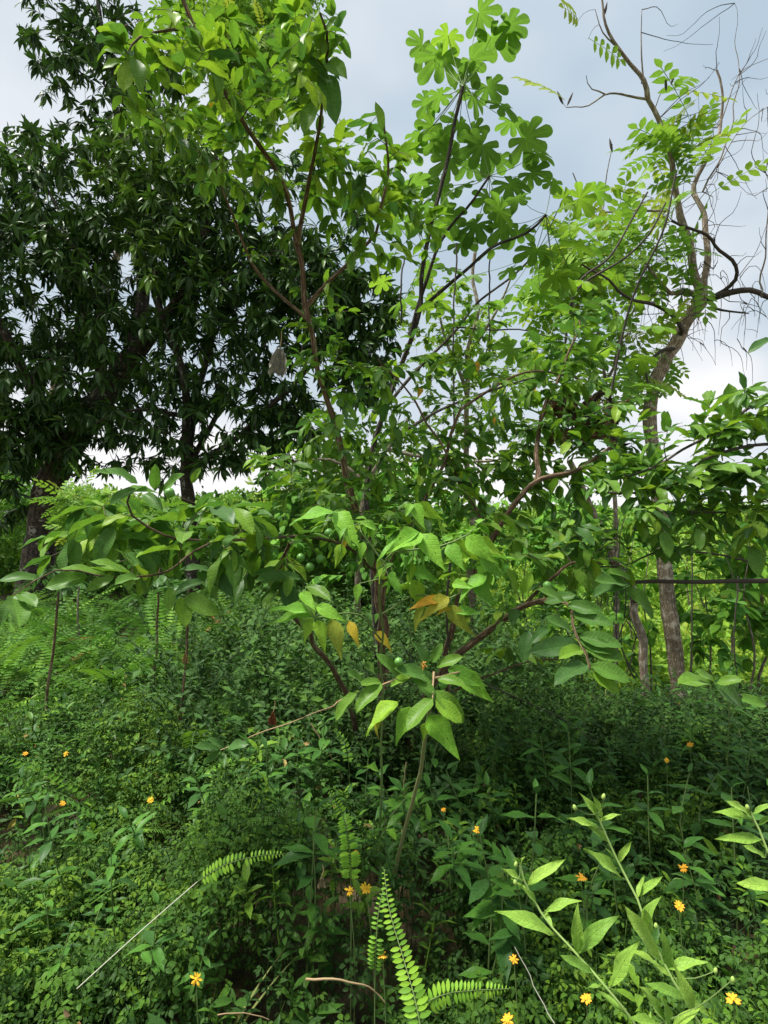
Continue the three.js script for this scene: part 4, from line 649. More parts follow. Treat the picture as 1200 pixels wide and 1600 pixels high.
// guava reaching in from the right, its trunk outside the frame
{
  const b = baseAt(1330, 2.5), t = new Plant('guava_tree', 'guava branches with dark stems reaching in from the right edge', 'tree', b, { seed: 52, barkMat: bark.guava, twigMat: bark.darkLiana });
  const S = { step: 0.05, sides: 8, wobble: 0.01, knots: 0.25, mat: bark.darkLiana };
  t.stem('trunk', [b.clone().add(V3(0, -0.05, 0)), [1335, 1100, 2.5], [1320, 900, 2.45], [1330, 700, 2.35], [1300, 560, 2.3], [1310, 420, 2.3]], 0.04, 0.012, { ...S, mat: bark.guava });
  t.stem('limb', [[1320, 640, 2.3], [1200, 622, 2.15], [1130, 665, 2.05], [1080, 695, 2.0], [1030, 725, 1.95], [980, 745, 1.95]], 0.009, 0.004, S);
  t.stem('limb', [[1325, 720, 2.35], [1200, 694, 2.1], [1110, 715, 2.0], [1040, 765, 1.95], [930, 770, 2.0]], 0.009, 0.004, S);
  t.stem('limb', [[1320, 900, 2.45], [1200, 907, 2.3], [1090, 909, 2.25], [980, 911, 2.2], [930, 925, 2.15]], 0.0125, 0.0065, S);
  t.stem('limb', [[1320, 870, 2.45], [1200, 882, 2.3], [1120, 866, 2.25], [1030, 862, 2.2], [970, 885, 2.15], [905, 882, 2.1]], 0.006, 0.0025, S);
  t.stem('limb', [[1325, 760, 2.35], [1220, 790, 2.0], [1150, 800, 1.9], [1080, 800, 1.85]], 0.008, 0.003, S);
  t.stem('limb', [[1330, 1000, 2.5], [1280, 1090, 2.0], [1200, 1102, 1.7], [1110, 1068, 1.5]], 0.007, 0.003, S);
  const fill = [[1070, 720, 110, 60, 34, 1.75, 2.3, 0.095], [1150, 650, 70, 50, 18, 1.8, 2.3, 0.095], [1150, 760, 90, 60, 30, 1.7, 2.4, 0.095], [1000, 760, 90, 45, 22, 1.8, 2.3, 0.09], [1090, 820, 120, 40, 26, 1.75, 2.4, 0.09], [1190, 820, 60, 60, 12, 1.7, 2.2, 0.095], [1290, 650, 80, 150, 40, 1.8, 2.6, 0.09], [1000, 830, 80, 40, 10, 2, 2.4, 0.085]];
  for (const [cx, cy, rx, ry, n, d0, d1, size] of fill) for (const p of t.targets(n, cx, cy, rx, ry, d0, d1)) { const pts = t.twig(p); t.pairs('guava', pts, 3, size, { droop: 0.2 }); }
  for (const [a, c, d, e, f, g, tone] of [[1110, 1068, 1.5, 1066, 1052, 1.44, 2], [1116, 1066, 1.5, 1092, 1046, 1.47, 2], [1120, 1068, 1.5, 1159, 1056, 1.46, 2], [1112, 1070, 1.5, 1178, 1101, 1.5, 0], [1150, 1090, 1.58, 1204, 1100, 1.55, 1], [1206, 530, 1.8, 1170, 541, 1.78, 3], [1145, 660, 2, 1143, 598, 1.95, 2], [1105, 640, 2, 1090, 618, 1.95, 2], [1040, 675, 1.95, 1042, 645, 1.9, 2], [1180, 640, 1.9, 1215, 610, 1.85, 1], [980, 912, 1.9, 930, 905, 1.85, 0], [985, 905, 1.9, 955, 885, 1.88, 1], [975, 918, 1.9, 1038, 958, 1.85, 1], [985, 912, 1.9, 925, 920, 1.86, 3]]) t.leafFromTo('guava', [a, c, d], [e, f, g], tone);
  t.finish();
}
// climbing vine with pointed leaves in threes, some gone yellow
{
  const b = baseAt(594, 1.95), t = new Plant('climbing_vine', 'pale bright climbing vine with pointed leaves, some yellow, in the centre', 'vine', b, { seed: 53, twigMat: bark.green });
  const S = { step: 0.04, sides: 5, wobble: 0.006, knots: 0.1, mat: bark.green };
  t.stem('stem', [b.clone().add(V3(0, -0.03, 0)), [593, 1300, 1.93], [596, 1100, 1.8], [596, 960, 1.65], [600, 880, 1.55], [656, 832, 1.5]], 0.0055, 0.003, S);
  t.stem('stem', [[596, 1000, 1.7], [560, 960, 1.6], [492, 966, 1.5]], 0.003, 0.002, S);
  t.stem('stem', [[600, 880, 1.55], [560, 830, 1.55], [522, 800, 1.5]], 0.003, 0.002, S);
  t.stem('stem', [[620, 862, 1.52], [700, 850, 1.5], [730, 836, 1.48]], 0.003, 0.002, S);
  t.stem('stem', [[640, 1010, 2.0], [640, 900, 1.9], [645, 800, 1.75], [645, 785, 1.7]], 0.003, 0.002, S);
  t.stem('stem', [[596, 960, 1.65], [650, 930, 1.6], [702, 935, 1.55], [760, 900, 1.55]], 0.003, 0.002, S);
  for (const [k, a, c, d, e, f, g, tone, roll] of [
    ['vine', 657, 832, 1.5, 604, 863, 1.42, 1, -0.2], ['vine', 660, 833, 1.5, 692, 889, 1.42, 1, 0.2], ['vine', 655, 833, 1.5, 578, 855, 1.46, 0, 0.3], ['vine', 648, 786, 1.68, 661, 826, 1.63, 1, 0.2], ['vine', 642, 786, 1.68, 634, 807, 1.64, 1, 0], ['vine', 650, 787, 1.68, 694, 815, 1.66, 3, 0.5], ['vine', 728, 837, 1.48, 776, 882, 1.42, 1, 0.4], ['vine', 700, 848, 1.5, 724, 891, 1.44, 0, 0.2], ['vine', 712, 842, 1.5, 752, 886, 1.5, 3, 0.8], ['vine', 740, 843, 1.48, 790, 868, 1.46, 3, 0.5],
    ['vine', 525, 799, 1.5, 559, 841, 1.4, 1, 0.2], ['vine', 520, 798, 1.5, 448, 803, 1.45, 0, 0.2], ['vine', 530, 800, 1.5, 532, 845, 1.42, 2, -0.4], ['vine', 568, 847, 1.5, 561, 876, 1.47, 1, 0], ['vine', 561, 912, 1.55, 554, 944, 1.52, 1, 0], ['vine', 613, 892, 1.52, 614, 916, 1.5, 2, 0], ['vine', 590, 958, 1.65, 585, 973, 1.63, 2, 0],
    ['vine', 488, 967, 1.5, 471, 1004, 1.46, 3, 0], ['vine', 496, 968, 1.5, 511, 1019, 1.45, 3, 0], ['vine', 486, 962, 1.5, 415, 969, 1.47, 1, 0.5], ['vine', 494, 947, 1.5, 542, 967, 1.46, 1, 0], ['vine', 484, 956, 1.5, 420, 950, 1.46, 0, 0.3], ['vine', 470, 925, 1.52, 494, 955, 1.48, 1, 0],
    ['yellow', 518, 967, 1.52, 535, 1031, 1.47, 3, 0], ['yellow', 545, 970, 1.55, 562, 1010, 1.5, 0, 0.3], ['yellow', 690, 934, 1.55, 639, 942, 1.5, 2, 0], ['yellow', 700, 932, 1.55, 658, 958, 1.48, 1, 0], ['yellow', 700, 946, 1.55, 737, 992, 1.48, 3, 0.2], ['yellow', 702, 950, 1.55, 688, 950, 1.5, 0, 0], ['yellow', 586, 988, 1.75, 616, 1010, 1.7, 0, 0.2], ['yellow', 660, 945, 1.6, 640, 985, 1.55, 3, 0.5],
    ['vine', 706, 912, 1.55, 738, 915, 1.5, 1, 0.2], ['vine', 742, 908, 1.55, 775, 950, 1.5, 2, 0.3], ['vine', 760, 900, 1.55, 708, 926, 1.5, 0, 0.2], ['vine', 712, 955, 1.55, 752, 958, 1.5, 0, 0], ['vine', 640, 890, 1.6, 700, 905, 1.6, 2, 0.2], ['vine', 615, 880, 1.6, 570, 900, 1.58, 2, 0.3], ['vine', 645, 905, 1.6, 665, 960, 1.6, 3, 0.2], ['vine', 735, 870, 1.5, 690, 880, 1.48, 3, 0], ['vine', 750, 870, 1.5, 790, 905, 1.5, 2, 0.2], ['vine', 575, 815, 1.5, 560, 800, 1.45, 1, 0], ['vine', 590, 830, 1.55, 555, 805, 1.5, 1, 0], ['vine', 625, 1262, 2.1, 600, 1245, 2.05, 2, 0], ['vine', 640, 1240, 2.1, 655, 1262, 2.05, 2, 0], ['vine', 605, 1290, 2.0, 622, 1315, 1.95, 1, 0], ['vine', 592, 1205, 1.9, 572, 1192, 1.86, 1, 0], ['vine', 593, 1240, 1.9, 575, 1235, 1.86, 2, 0],
  ]) { t.leafFromTo(k, [a, c, d], [e, f, g], tone, roll); const n = t.near(at(a, c, d)), p = at(a, c, d); if (n.p.distanceTo(p) > 0.01 && n.p.distanceTo(p) < 0.35) { const pts = curvePoints([n.p, p], 0.04); t.twigs.push(tubeGeometry(pts.map(q => t.local(q)), pts.map(() => 0.0012), 3)); } }
  for (const p of t.targets(16, 700, 880, 100, 70, 1.5, 1.75)) t.pairs('vine', t.twig(p, { maxR: 0.002 }), 2, 0.085, { droop: 0.6 });
  for (const p of t.targets(6, 560, 830, 70, 40, 1.5, 1.7)) t.pairs('vine', t.twig(p, { maxR: 0.002 }), 2, 0.085, { droop: 0.6 });
  t.finish({ twigName: 'leaf_stalks' });
}
// young guava sapling standing in front
{
  const b = baseAt(598, 2.05), t = new Plant('guava_sapling', 'young guava with green leaning stem and a spray of large leaves in front', 'sapling', b, { seed: 54, twigMat: bark.green });
  const S = { step: 0.04, sides: 7, wobble: 0.006, knots: 0.2 };
  t.stem('stem', [b.clone().add(V3(0, -0.03, 0)), [615, 1375, 1.85], [634, 1290, 1.75], [652, 1220, 1.65], [660, 1160, 1.55], [672, 1100, 1.45], [678, 1050, 1.4]], 0.0085, 0.0045, { ...S, mat: new THREE.MeshStandardMaterial({ color: C(0.20, 0.21, 0.075), roughness: 0.8 }) });
  t.stem('branch', [[675, 1075, 1.42], [640, 1058, 1.4], [597, 1070, 1.36]], 0.003, 0.002, { ...S, mat: bark.dry });
  t.stem('branch', [[678, 1050, 1.4], [676, 1092, 1.36]], 0.003, 0.002, { ...S, mat: bark.dry });
  t.stem('branch', [[678, 1060, 1.42], [710, 1050, 1.45], [730, 1050, 1.48]], 0.003, 0.002, { ...S, mat: bark.dry });
  for (const [k, a, c, d, e, f, g, tone, roll] of [
    ['guava', 597, 1068, 1.36, 552, 1106, 1.3, 2, 0], ['guava', 595, 1066, 1.37, 565, 1062, 1.33, 2, 0], ['guava', 570, 1070, 1.36, 543, 1048, 1.33, 1, 0.2], ['guava', 557, 1082, 1.35, 515, 1121, 1.32, 2, 0.3], ['vine', 622, 1096, 1.4, 563, 1138, 1.34, 3, 0.2], ['yellow', 594, 1118, 1.38, 576, 1152, 1.36, 1, 0.2], ['guava', 676, 1091, 1.36, 631, 1137, 1.29, 2, 0.1], ['vine', 642, 1104, 1.4, 615, 1163, 1.34, 1, -0.3], ['vine', 668, 1117, 1.38, 723, 1187, 1.32, 1, 0.2], ['guava', 680, 1079, 1.37, 734, 1126, 1.33, 2, 0.3], ['guava', 680, 1094, 1.36, 724, 1128, 1.32, 4, 0.2], ['vine', 666, 1128, 1.4, 659, 1160, 1.38, 3, 0], ['guava', 676, 1064, 1.4, 624, 1034, 1.36, 0, 0], ['guava', 640, 1054, 1.4, 682, 1076, 1.35, 1, 0], ['guava', 683, 1062, 1.4, 728, 1062, 1.36, 2, 0], ['vine', 718, 1048, 1.46, 773, 1102, 1.42, 1, 0.3], ['vine', 700, 1045, 1.46, 765, 1075, 1.42, 2, 0.3], ['guava', 622, 1056, 1.4, 596, 1018, 1.37, 1, 0], ['guava', 668, 1042, 1.42, 652, 1000, 1.4, 0, 0.2], ['guava', 682, 1042, 1.42, 722, 1022, 1.4, 2, 0], ['guava', 675, 1036, 1.43, 690, 1005, 1.42, 1, 0], ['guava', 640, 1058, 1.4, 610, 1066, 1.36, 4, 0], ['guava', 650, 1060, 1.42, 685, 1095, 1.4, 0, 0],
  ]) t.leafFromTo(k, [a, c, d], [e, f, g], tone, roll);
  fruit(t, 623, 1034, 1.38, 0.011); fruit(t, 692, 1069, 1.4, 0.012);
  const fl = mesh('withered_blossom', clumpGeometry(5, 26, 0.9, 0.6, 0.3), new THREE.MeshStandardMaterial({ color: C(0.55, 0.24, 0.03), roughness: 0.9, side: THREE.DoubleSide }), t.o); fl.position.copy(t.local(at(661, 1039, 1.39))); fl.scale.setScalar(0.009); fl.userData.label = 'withered orange-brown blossom';
  t.finish();
}

// ================================================================ undergrowth one can pick out
const LANDMARKS = [[307, 1530, 'the large lone daisy in the lower cover'], [560, 1390, 'the pair of daisies'], [530, 1290, 'the upright fern frond'], [640, 1270, 'the leaning green sapling stem'], [745, 1297, 'the lone daisy in the dark undergrowth'], [908, 1370, 'the side-on orange daisy'], [985, 1380, 'the tallest pale herb'], [850, 1420, 'the two-budded pale herb'], [1180, 1300, 'the pale herb at the edge'], [1050, 1060, 'the straight grey trunk'], [215, 1455, 'the white frond stalk'], [80, 1010, 'the sapling stem closest to the edge'], [244, 980, 'the middle sapling stem'], [287, 1050, 'the sapling stem under the bright hanging leaf'], [60, 890, 'the lichen-spotted trunk'], [427, 1120, 'the reddish dead leaf'], [515, 1050, 'the lowest leftward guava stem'], [690, 1080, 'the large-leaved guava sapling'], [925, 1040, 'the long-leaved drooping guava spray'], [1110, 1068, 'the low leaf spray at the edge'], [1145, 1560, 'the orange daisy in the corner'], [235, 1250, 'the small daisy below the fern bank'], [98, 1255, 'the lower small daisy by the edge'], [330, 1170, 'the low grey-green guava leaves'], [780, 1190, 'the dead twig under the low branch'], [450, 1000, 'the paired heart-shaped leaves'], [700, 1180, 'the largest hanging bright leaf'], [1067, 1355, 'the upper orange daisy behind the pale herbs'], [1078, 1163, 'the distant orange daisy']];
const ORD = ['closest', 'second closest', 'third closest', 'fourth closest', 'fifth closest', 'sixth closest', 'seventh closest', 'eighth closest', 'ninth closest', 'tenth closest', 'eleventh closest', 'twelfth closest', ...['thirteenth', 'fourteenth', 'fifteenth', 'sixteenth', 'seventeenth', 'eighteenth', 'nineteenth', 'twentieth', 'twenty-first', 'twenty-second', 'twenty-third', 'twenty-fourth', 'twenty-fifth'].map(w => w + ' closest')];
function labelByLandmark(list, phrase) {        // list: [object, column, row of its middle in the photograph]
  const by = {};
  for (const it of list) { let best = 0, bd = 1e9; LANDMARKS.forEach(([x, y], i) => { const d = Math.hypot(it[1] - x, it[2] - y) + (by[i]?.length > 5 ? 60 : 0); if (d < bd) { bd = d; best = i; } }); (by[best] ??= []).push([bd, it[0]]); }
  for (const [i, l] of Object.entries(by)) l.sort((a, b) => a[0] - b[0]).forEach(([, o], k) => { o.userData.label = `${phrase} ${ORD[Math.min(k, 24)]} to ${LANDMARKS[i][2]}`; });
}
const onPhoto = (p) => [600 + p.x / -p.z * FOCAL, 800 - (p.y - EYE) / -p.z * FOCAL];
// sword ferns
function frondGeometry(seed, pairs, arch, w = 0.085) {
  const r = rng(seed), parts = [], b = leafGeometry(seed, 'herb', 0.27, { along: 2, across: 2, curl: 0.2, fold: 0.2 }), spine = t => V3(0.05 * Math.sin(t * 2 + seed), -arch * t * t * 0.6, t * (1 - 0.22 * arch * t));
  for (let i = 1; i <= pairs; i++) { const t = 0.12 + 0.88 * i / (pairs + 1), p = spine(t), d = spine(Math.min(1, t + 0.02)).sub(p).normalize(), s = w * Math.pow(Math.sin(Math.PI * (0.12 + 0.85 * t)), 0.6); for (const k of [-1, 1]) if (r() > 0.03) parts.push(placed(b, p, d.clone().multiplyScalar(0.22 + 0.1 * r()).add(V3(k, -0.12 + (r() - 0.5) * 0.2, 0)), V3((r() - 0.5) * 0.4, 1, 0.2), s * (0.85 + 0.3 * r()))); }
  const pts = Array.from({ length: 8 }, (_, i) => spine(i / 7)); parts.push(tubeGeometry(pts, pts.map((_, i) => 0.004 - 0.0004 * i), 3));
  return mergeGeometries(parts);
}
const fronds = [0, 1, 2, 3].map(i => frondGeometry(1000 + i, 24, [0.35, 0.7, 1.1, 0.5][i], 0.095));
const fernTones = [[0.11, 0.28, 0.03], [0.15, 0.35, 0.034], [0.09, 0.22, 0.03], [0.21, 0.42, 0.036]];
const fernMats = fernTones.map(t => leafMaterial(C(...t), sheets.smooth[0], null, { through: 0.34, coat: 0.2, coatRough: 0.5 }));
const dryFern = leafMaterial(C(0.42, 0.24, 0.07), sheets.smooth[0], null, { through: 0.25, coat: 0.05, coatRough: 0.6 });
{
  const r = rng(88), ferns = [];
  const spots = []; for (let i = 0; i < 62; i++) { const px = lerp(-60, 500, r()), d = lerp(3.3, 6.6, Math.pow(r(), 0.8)); spots.push([px, d]); }
  for (let i = 0; i < 10; i++) spots.push([lerp(-40, 330, r()), lerp(2.4, 3.2, r())]);
  for (const [px, d] of spots) {
    const b = baseAt(px, d); b.y += 0.02; const o = new THREE.Group(); o.name = numbered('sword_fern'); o.position.copy(b); scene.add(o);
    tag(o, 'sword fern', 'fern', 'ferns on the left bank'); ferns.push([o, ...onPhoto(b.clone().add(V3(0, 0.35, 0)))]);
    const n = 7 + Math.floor(r() * 5), size = (d > 3.2 ? 0.85 : 0.55) * (0.75 + 0.5 * r()), a0 = r() * 6;
    for (let i = 0; i < n; i++) { const a = a0 + i * 2.4, up = 0.7 + 1.1 * r(), m = mesh('frond', fronds[Math.floor(r() * 4)], r() < 0.006 ? dryFern : fernMats[Math.floor(r() * 4)], o); m.quaternion.copy(leafQuat(V3(Math.cos(a), up, Math.sin(a)), V3(-Math.cos(a) * 0.8, 1, -Math.sin(a) * 0.8))); m.scale.setScalar(size * (0.7 + 0.5 * r())); }
  }
  labelByLandmark(ferns, 'sword fern');
}
// single fronds near the camera, leaflet by leaflet
const leaflets = [0, 1, 2].map(i => leafGeometry(1100 + i, 'guava', 0.36, { along: 4, across: 2, curl: 0.25, fold: 0.2, wave: 0.08 }));
function nearFrond(label, list, pairs, len, tone, { stalk, from = 0.06, roll = 0, seed = 1 } = {}) {
  const r = rng(seed * 31 + 5), w = list.map(p => at(...p)), x = w[0], base = (stalk ? at(...stalk) : V3(x.x, ground(x.x, x.z), x.z));
  const o = new THREE.Group(); o.name = numbered('fern_frond'); o.position.copy(base); scene.add(o); tag(o, label, 'fern', 'single fern fronds in front');
  const pts = curvePoints(w, 0.01), n = pts.length - 1, loc = p => p.clone().sub(base);
  const stem = stalk ? [...curvePoints([base, base.clone().lerp(x, 0.5).add(V3(0.004, 0.006, 0)), x], 0.03), ...curvePoints(w, 0.03).slice(1)] : curvePoints([base, x, ...w.slice(1)], 0.03);
  if (stalk) { const own = curvePoints(w, 0.02), white = curvePoints([base, base.clone().lerp(x, 0.5).add(V3(0.004, 0.006, 0)), x], 0.03); mesh('stalk', tubeGeometry(white.map(loc), white.map(() => 0.0011), 5), bark.pale, o); mesh('midrib', tubeGeometry(own.map(loc), own.map((_, i) => lerp(0.0011, 0.0006, i / own.length)), 5), bark.green, o); }
  else mesh('stalk', tubeGeometry(stem.map(loc), stem.map((_, i) => lerp(0.0022, 0.0008, i / stem.length)), 5), bark.green, o);
  const face = V3(0, EYE, 0).sub(pts[n >> 1]).normalize().add(V3(0, 0.6, 0));
  for (let i = 0; i < pairs; i++) {
    const f = lerp(from, 1, i / (pairs - 1)), p = pts[Math.round(f * n)], q = pts[Math.min(n, Math.round(f * n) + 2)], t = q.clone().sub(pts[Math.max(0, Math.round(f * n) - 2)]).normalize(), side = face.clone().cross(t).normalize().applyAxisAngle(t, roll);
    const s = len * Math.min(1, 0.55 + f * 2.5) * Math.pow(1.02 - f, 0.5);
    for (const k of [-1, 1]) { if (r() < 0.09) continue; const m = mesh('leaflet', leaflets[Math.floor(r() * 3)], fernMats2[(tone + (r() < 0.3 ? 1 : 0)) % 3], o), p2 = loc(p).addScaledVector(t, k * 0.002); m.position.copy(p2); m.quaternion.copy(leafQuat(side.clone().multiplyScalar(k).addScaledVector(t, 0.15 + 0.12 * r()).add(V3(0, -0.1 * r(), 0)), face.clone().addScaledVector(t, (r() - 0.5) * 0.6 - 0.35).add(V3((r() - 0.5) * 0.4, 0, 0)))); m.scale.setScalar(Math.max(0.004, s * (0.85 + 0.25 * r()))); }
  }
}
const fernMats2 = [[0.23, 0.48, 0.04], [0.30, 0.55, 0.045], [0.17, 0.37, 0.035]].map(t => leafMaterial(C(...t), sheets.smooth[0], null, { through: 0.34, coat: 0.25, coatRough: 0.5 }));
nearFrond('upright fern frond beside the two yellow flowers in the centre', [[548, 1380, 1.55], [545, 1320, 1.52], [536, 1275, 1.5], [514, 1233, 1.48]], 26, 0.034, 0, { seed: 1 });
nearFrond('arching fern frond on a long white stalk lying over the ground cover', [[308, 1378, 1.42], [350, 1352, 1.42], [400, 1338, 1.44], [448, 1334, 1.48]], 24, 0.026, 1, { stalk: [120, 1545, 1.3], seed: 2, roll: 0.15 });
nearFrond('long pale fern frond at the bottom centre, largest of the ferns', [[662, 1640, 1.06], [648, 1560, 1.1], [628, 1490, 1.15], [608, 1420, 1.2], [600, 1358, 1.25]], 34, 0.032, 1, { seed: 3 });
nearFrond('narrow fern frond half hidden behind the long pale frond', [[586, 1520, 1.3], [588, 1470, 1.3], [592, 1420, 1.32], [600, 1385, 1.34]], 20, 0.024, 2, { seed: 4 });
nearFrond('flat fern frond pointing sideways along the bottom edge', [[655, 1580, 1.1], [690, 1555, 1.13], [735, 1548, 1.16], [795, 1545, 1.2]], 26, 0.026, 0, { seed: 5, roll: 0.5 });
nearFrond('small fern frond behind the leaning green sapling stem', [[636, 1385, 1.9], [640, 1350, 1.9], [642, 1305, 1.9]], 18, 0.022, 2, { seed: 6 });
nearFrond('dark fern frond left of the dark guava stems', [[545, 1195, 2.5], [538, 1160, 2.45], [520, 1135, 2.4]], 16, 0.03, 2, { seed: 7 });

// broad-leaved herbs: opposite leaves in crossed pairs on an upright stem
function herbProto(seed, k, height, levels, size, { droop = 0.35, crowd = 1, narrow = false } = {}) {
  const r = rng(seed), o = new THREE.Group(), lean = V3((r() - 0.5) * 0.35, 1, (r() - 0.5) * 0.35).normalize(), pts = [0, 0.33, 0.66, 1].map((f, i) => lean.clone().multiplyScalar(height * f).add(V3((r() - 0.5) * 0.02 * i, 0, (r() - 0.5) * 0.02 * i)));
  const line = curvePoints(pts, height / 8); mesh('stem', tubeGeometry(line, line.map((_, i) => lerp(0.0035, 0.0014, i / line.length)), 4), bark.green, o);
  for (let i = 0; i < levels; i++) {
    const f = lerp(0.3, 1, Math.pow((i + 1) / levels, 0.7 * crowd)), p = line[Math.round(f * (line.length - 1))], a = i * 1.571 + r() * 0.6, top = i === levels - 1;
    for (const s of [-1, 1]) {
      const dir = V3(Math.cos(a) * s, (top ? 1.0 : 0.35) - droop * r(), Math.sin(a) * s), kk = KIND[k], m = mesh('leaf', kk.geos[Math.floor(r() * kk.geos.length)], kk.mats[Math.floor(r() * kk.mats.length)], o);
      m.position.copy(p); m.quaternion.copy(leafQuat(dir, V3(-dir.x * 0.3, 1, -dir.z * 0.3))); const sc = size * (0.75 + 0.5 * r()) * (top ? 0.7 : 1); m.scale.set(narrow ? sc * 0.65 : sc, sc, sc);
    }
  }
  return o;
}
{
  const r = rng(99), broad = Array.from({ length: 7 }, (_, i) => herbProto(1200 + i, 'herb', 0.3 + 0.04 * i, 4 + (i % 3), 0.085)), tall = Array.from({ length: 6 }, (_, i) => herbProto(1300 + i, 'herb', 0.42 + 0.05 * i, 7 + (i % 3), 0.11, { narrow: true, crowd: 1.3 }));
  const put = (src, px, d, name, label, category, group, s) => { const b = baseAt(px, d), c = src.clone(); c.name = numbered(name); c.position.copy(b); c.rotation.set((r() - 0.5) * 0.25, r() * 6.28, (r() - 0.5) * 0.25); c.scale.setScalar(s); scene.add(c); tag(c, label, category, group); (kinds[label] ??= []).push([c, ...onPhoto(b.clone().add(V3(0, 0.3, 0)))]); }, kinds = {};
  const any = l => l[Math.floor(r() * l.length)];
  for (let i = 0; i < 34; i++) put(any(broad), lerp(330, 780, r()), lerp(1.6, 2.7, r()), 'broad_leaved_herb', 'dark broad-leaved herb', 'herb', 'broad-leaved herbs in the middle', 0.8 + 0.45 * r());
  for (let i = 0; i < 36; i++) put(any(broad), lerp(700, 1260, r()), lerp(1.5, 2.9, r()), 'broad_leaved_herb', 'dark broad-leaved herb', 'herb', 'broad-leaved herbs on the right', 0.8 + 0.5 * r());
  for (let i = 0; i < 20; i++) put(any(broad), lerp(-60, 300, r()), lerp(1.45, 3.4, r()), 'broad_leaved_herb', 'dark broad-leaved herb', 'herb', 'broad-leaved herbs on the left', 0.7 + 0.4 * r());
  for (let i = 0; i < 62; i++) put(any(tall), lerp(760, 1300, r()), lerp(2.4, 4.4, r()), 'tall_narrow_leaved_herb', 'tall narrow-leaved herb', 'herb', 'tall herbs on the right', 0.7 + 0.35 * r());
  for (let i = 0; i < 26; i++) put(any(tall), lerp(330, 780, r()), lerp(3.3, 5, r()), 'tall_narrow_leaved_herb', 'tall narrow-leaved herb', 'herb', 'tall herbs under the guava', 0.65 + 0.35 * r());
  for (const [phrase, l] of Object.entries(kinds)) labelByLandmark(l, phrase);
}
// thin wiry growth in the shade under the guava
{
  const r = rng(121), geos = [0, 1, 2].map(i => { const q = rng(1400 + i), parts = [], b = leafGeometry(1410 + i, 'round', 0.55, { along: 2, across: 2 }); for (let s = 0; s < 4; s++) { const pts = curvePoints([V3(0, 0, 0), V3((q() - 0.5) * 0.4, 0.3, (q() - 0.5) * 0.4), V3((q() - 0.5) * 0.9, 0.55 + 0.3 * q(), (q() - 0.5) * 0.9)], 0.06); parts.push(tubeGeometry(pts, pts.map(() => 0.002), 3)); pts.forEach((p, k) => { if (k > 2) for (let z = 0; z < 2; z++) parts.push(placed(b, p, V3(q() - 0.5, (q() - 0.5) * 0.5, q() - 0.5), V3(q() - 0.5, 1, q() - 0.5), 0.035 + 0.03 * q())); }); } return mergeGeometries(parts); });
  const lists = geos.map(() => []), tones = [C(0.06, 0.155, 0.026), C(0.08, 0.195, 0.028), C(0.048, 0.12, 0.024), C(0.12, 0.25, 0.034)];
  for (let i = 0; i < 460; i++) { const px = lerp(300, 1250, r()), d = lerp(2.7, px > 850 ? 3.6 : 5.4, r()), b = baseAt(px, d); lists[i % 3].push([b, new THREE.Quaternion().setFromAxisAngle(UP, r() * 6), (px > 850 ? 0.3 + 0.4 * r() : 0.6 + 0.6 * r()), tones[Math.floor(r() * 4)]]); }
  lists.forEach((l, i) => tag(instances('undergrowth', geos[i], KIND.small.inst, l, null, r), 'thin wiry small-leaved undergrowth in the shade of the guava', 'undergrowth', null, 'stuff'));
}
// pale herbs close to the camera, traced
function paleHerb(label, stem, leaves, buds, seed) {
  const top = at(...stem[0]), b = V3(top.x + 0.05, ground(top.x, top.z), top.z + 0.02), t = new Plant('pale_leafy_herb', label, 'herb', b, { seed, group: 'pale herbs in the corner', twigMat: bark.green });
  t.stem('stem', [b.clone(), ...stem.map(p => at(...p))], 0.0038, 0.0018, { step: 0.03, sides: 6, wobble: 0.003, knots: 0.05, mat: paleStem });
  for (const [a, c, e, f, tone, roll] of leaves) { const d = t.near(at(a, c, stem[0][2])).p.z * -1; const n = t.near(at(a, c, d)); t.leafFromTo('paleHerb', [a, c, d], [e, f, d - 0.02], tone, roll ?? 0); t.twigs.push(tubeGeometry([n.p, at(a, c, d)].map(q => t.local(q)), [0.0016, 0.0014], 3)); }
  const up = t.nodes.slice(Math.floor(t.nodes.length * 0.55)); for (let i = 0; i < up.length; i += 2) { const n = up[i], a = i * 2.3 + seed; t.leaf('paleHerb', n.p.clone(), n.t.clone().multiplyScalar(1.1).add(V3(Math.cos(a) * 0.8, 0, Math.sin(a) * 0.8)), V3(-Math.cos(a) * 0.6, 1, -Math.sin(a) * 0.6), lerp(0.085, 0.03, i / up.length) * (0.7 + 0.5 * t.r())); }
  for (const [px, py] of buds) { const p = at(px, py, stem[0][2]), n = t.near(p), pts = curvePoints([n.p, n.p.clone().lerp(p, 0.5).add(V3(0.004, -0.006, 0)), p], 0.02); t.twigs.push(tubeGeometry(pts.map(q => t.local(q)), pts.map(() => 0.0009), 3)); const m = mesh('bud', budGeo, budMat, t.o); m.position.copy(t.local(p)); m.scale.setScalar(0.005); m.rotation.z = (t.r() - 0.5) * 0.6; }
  t.finish({ twigName: 'leaf_stalks' });
}
const paleStem = new THREE.MeshStandardMaterial({ color: C(0.30, 0.44, 0.12), roughness: 0.7 });
const budGeo = new THREE.LatheGeometry([[0, -0.9], [0.5, -0.7], [0.66, -0.1], [0.58, 0.5], [0.3, 0.95], [0, 1.15]].map(p => new THREE.Vector2(...p)), 8), budMat = new THREE.MeshStandardMaterial({ color: C(0.30, 0.44, 0.09), roughness: 0.6 });
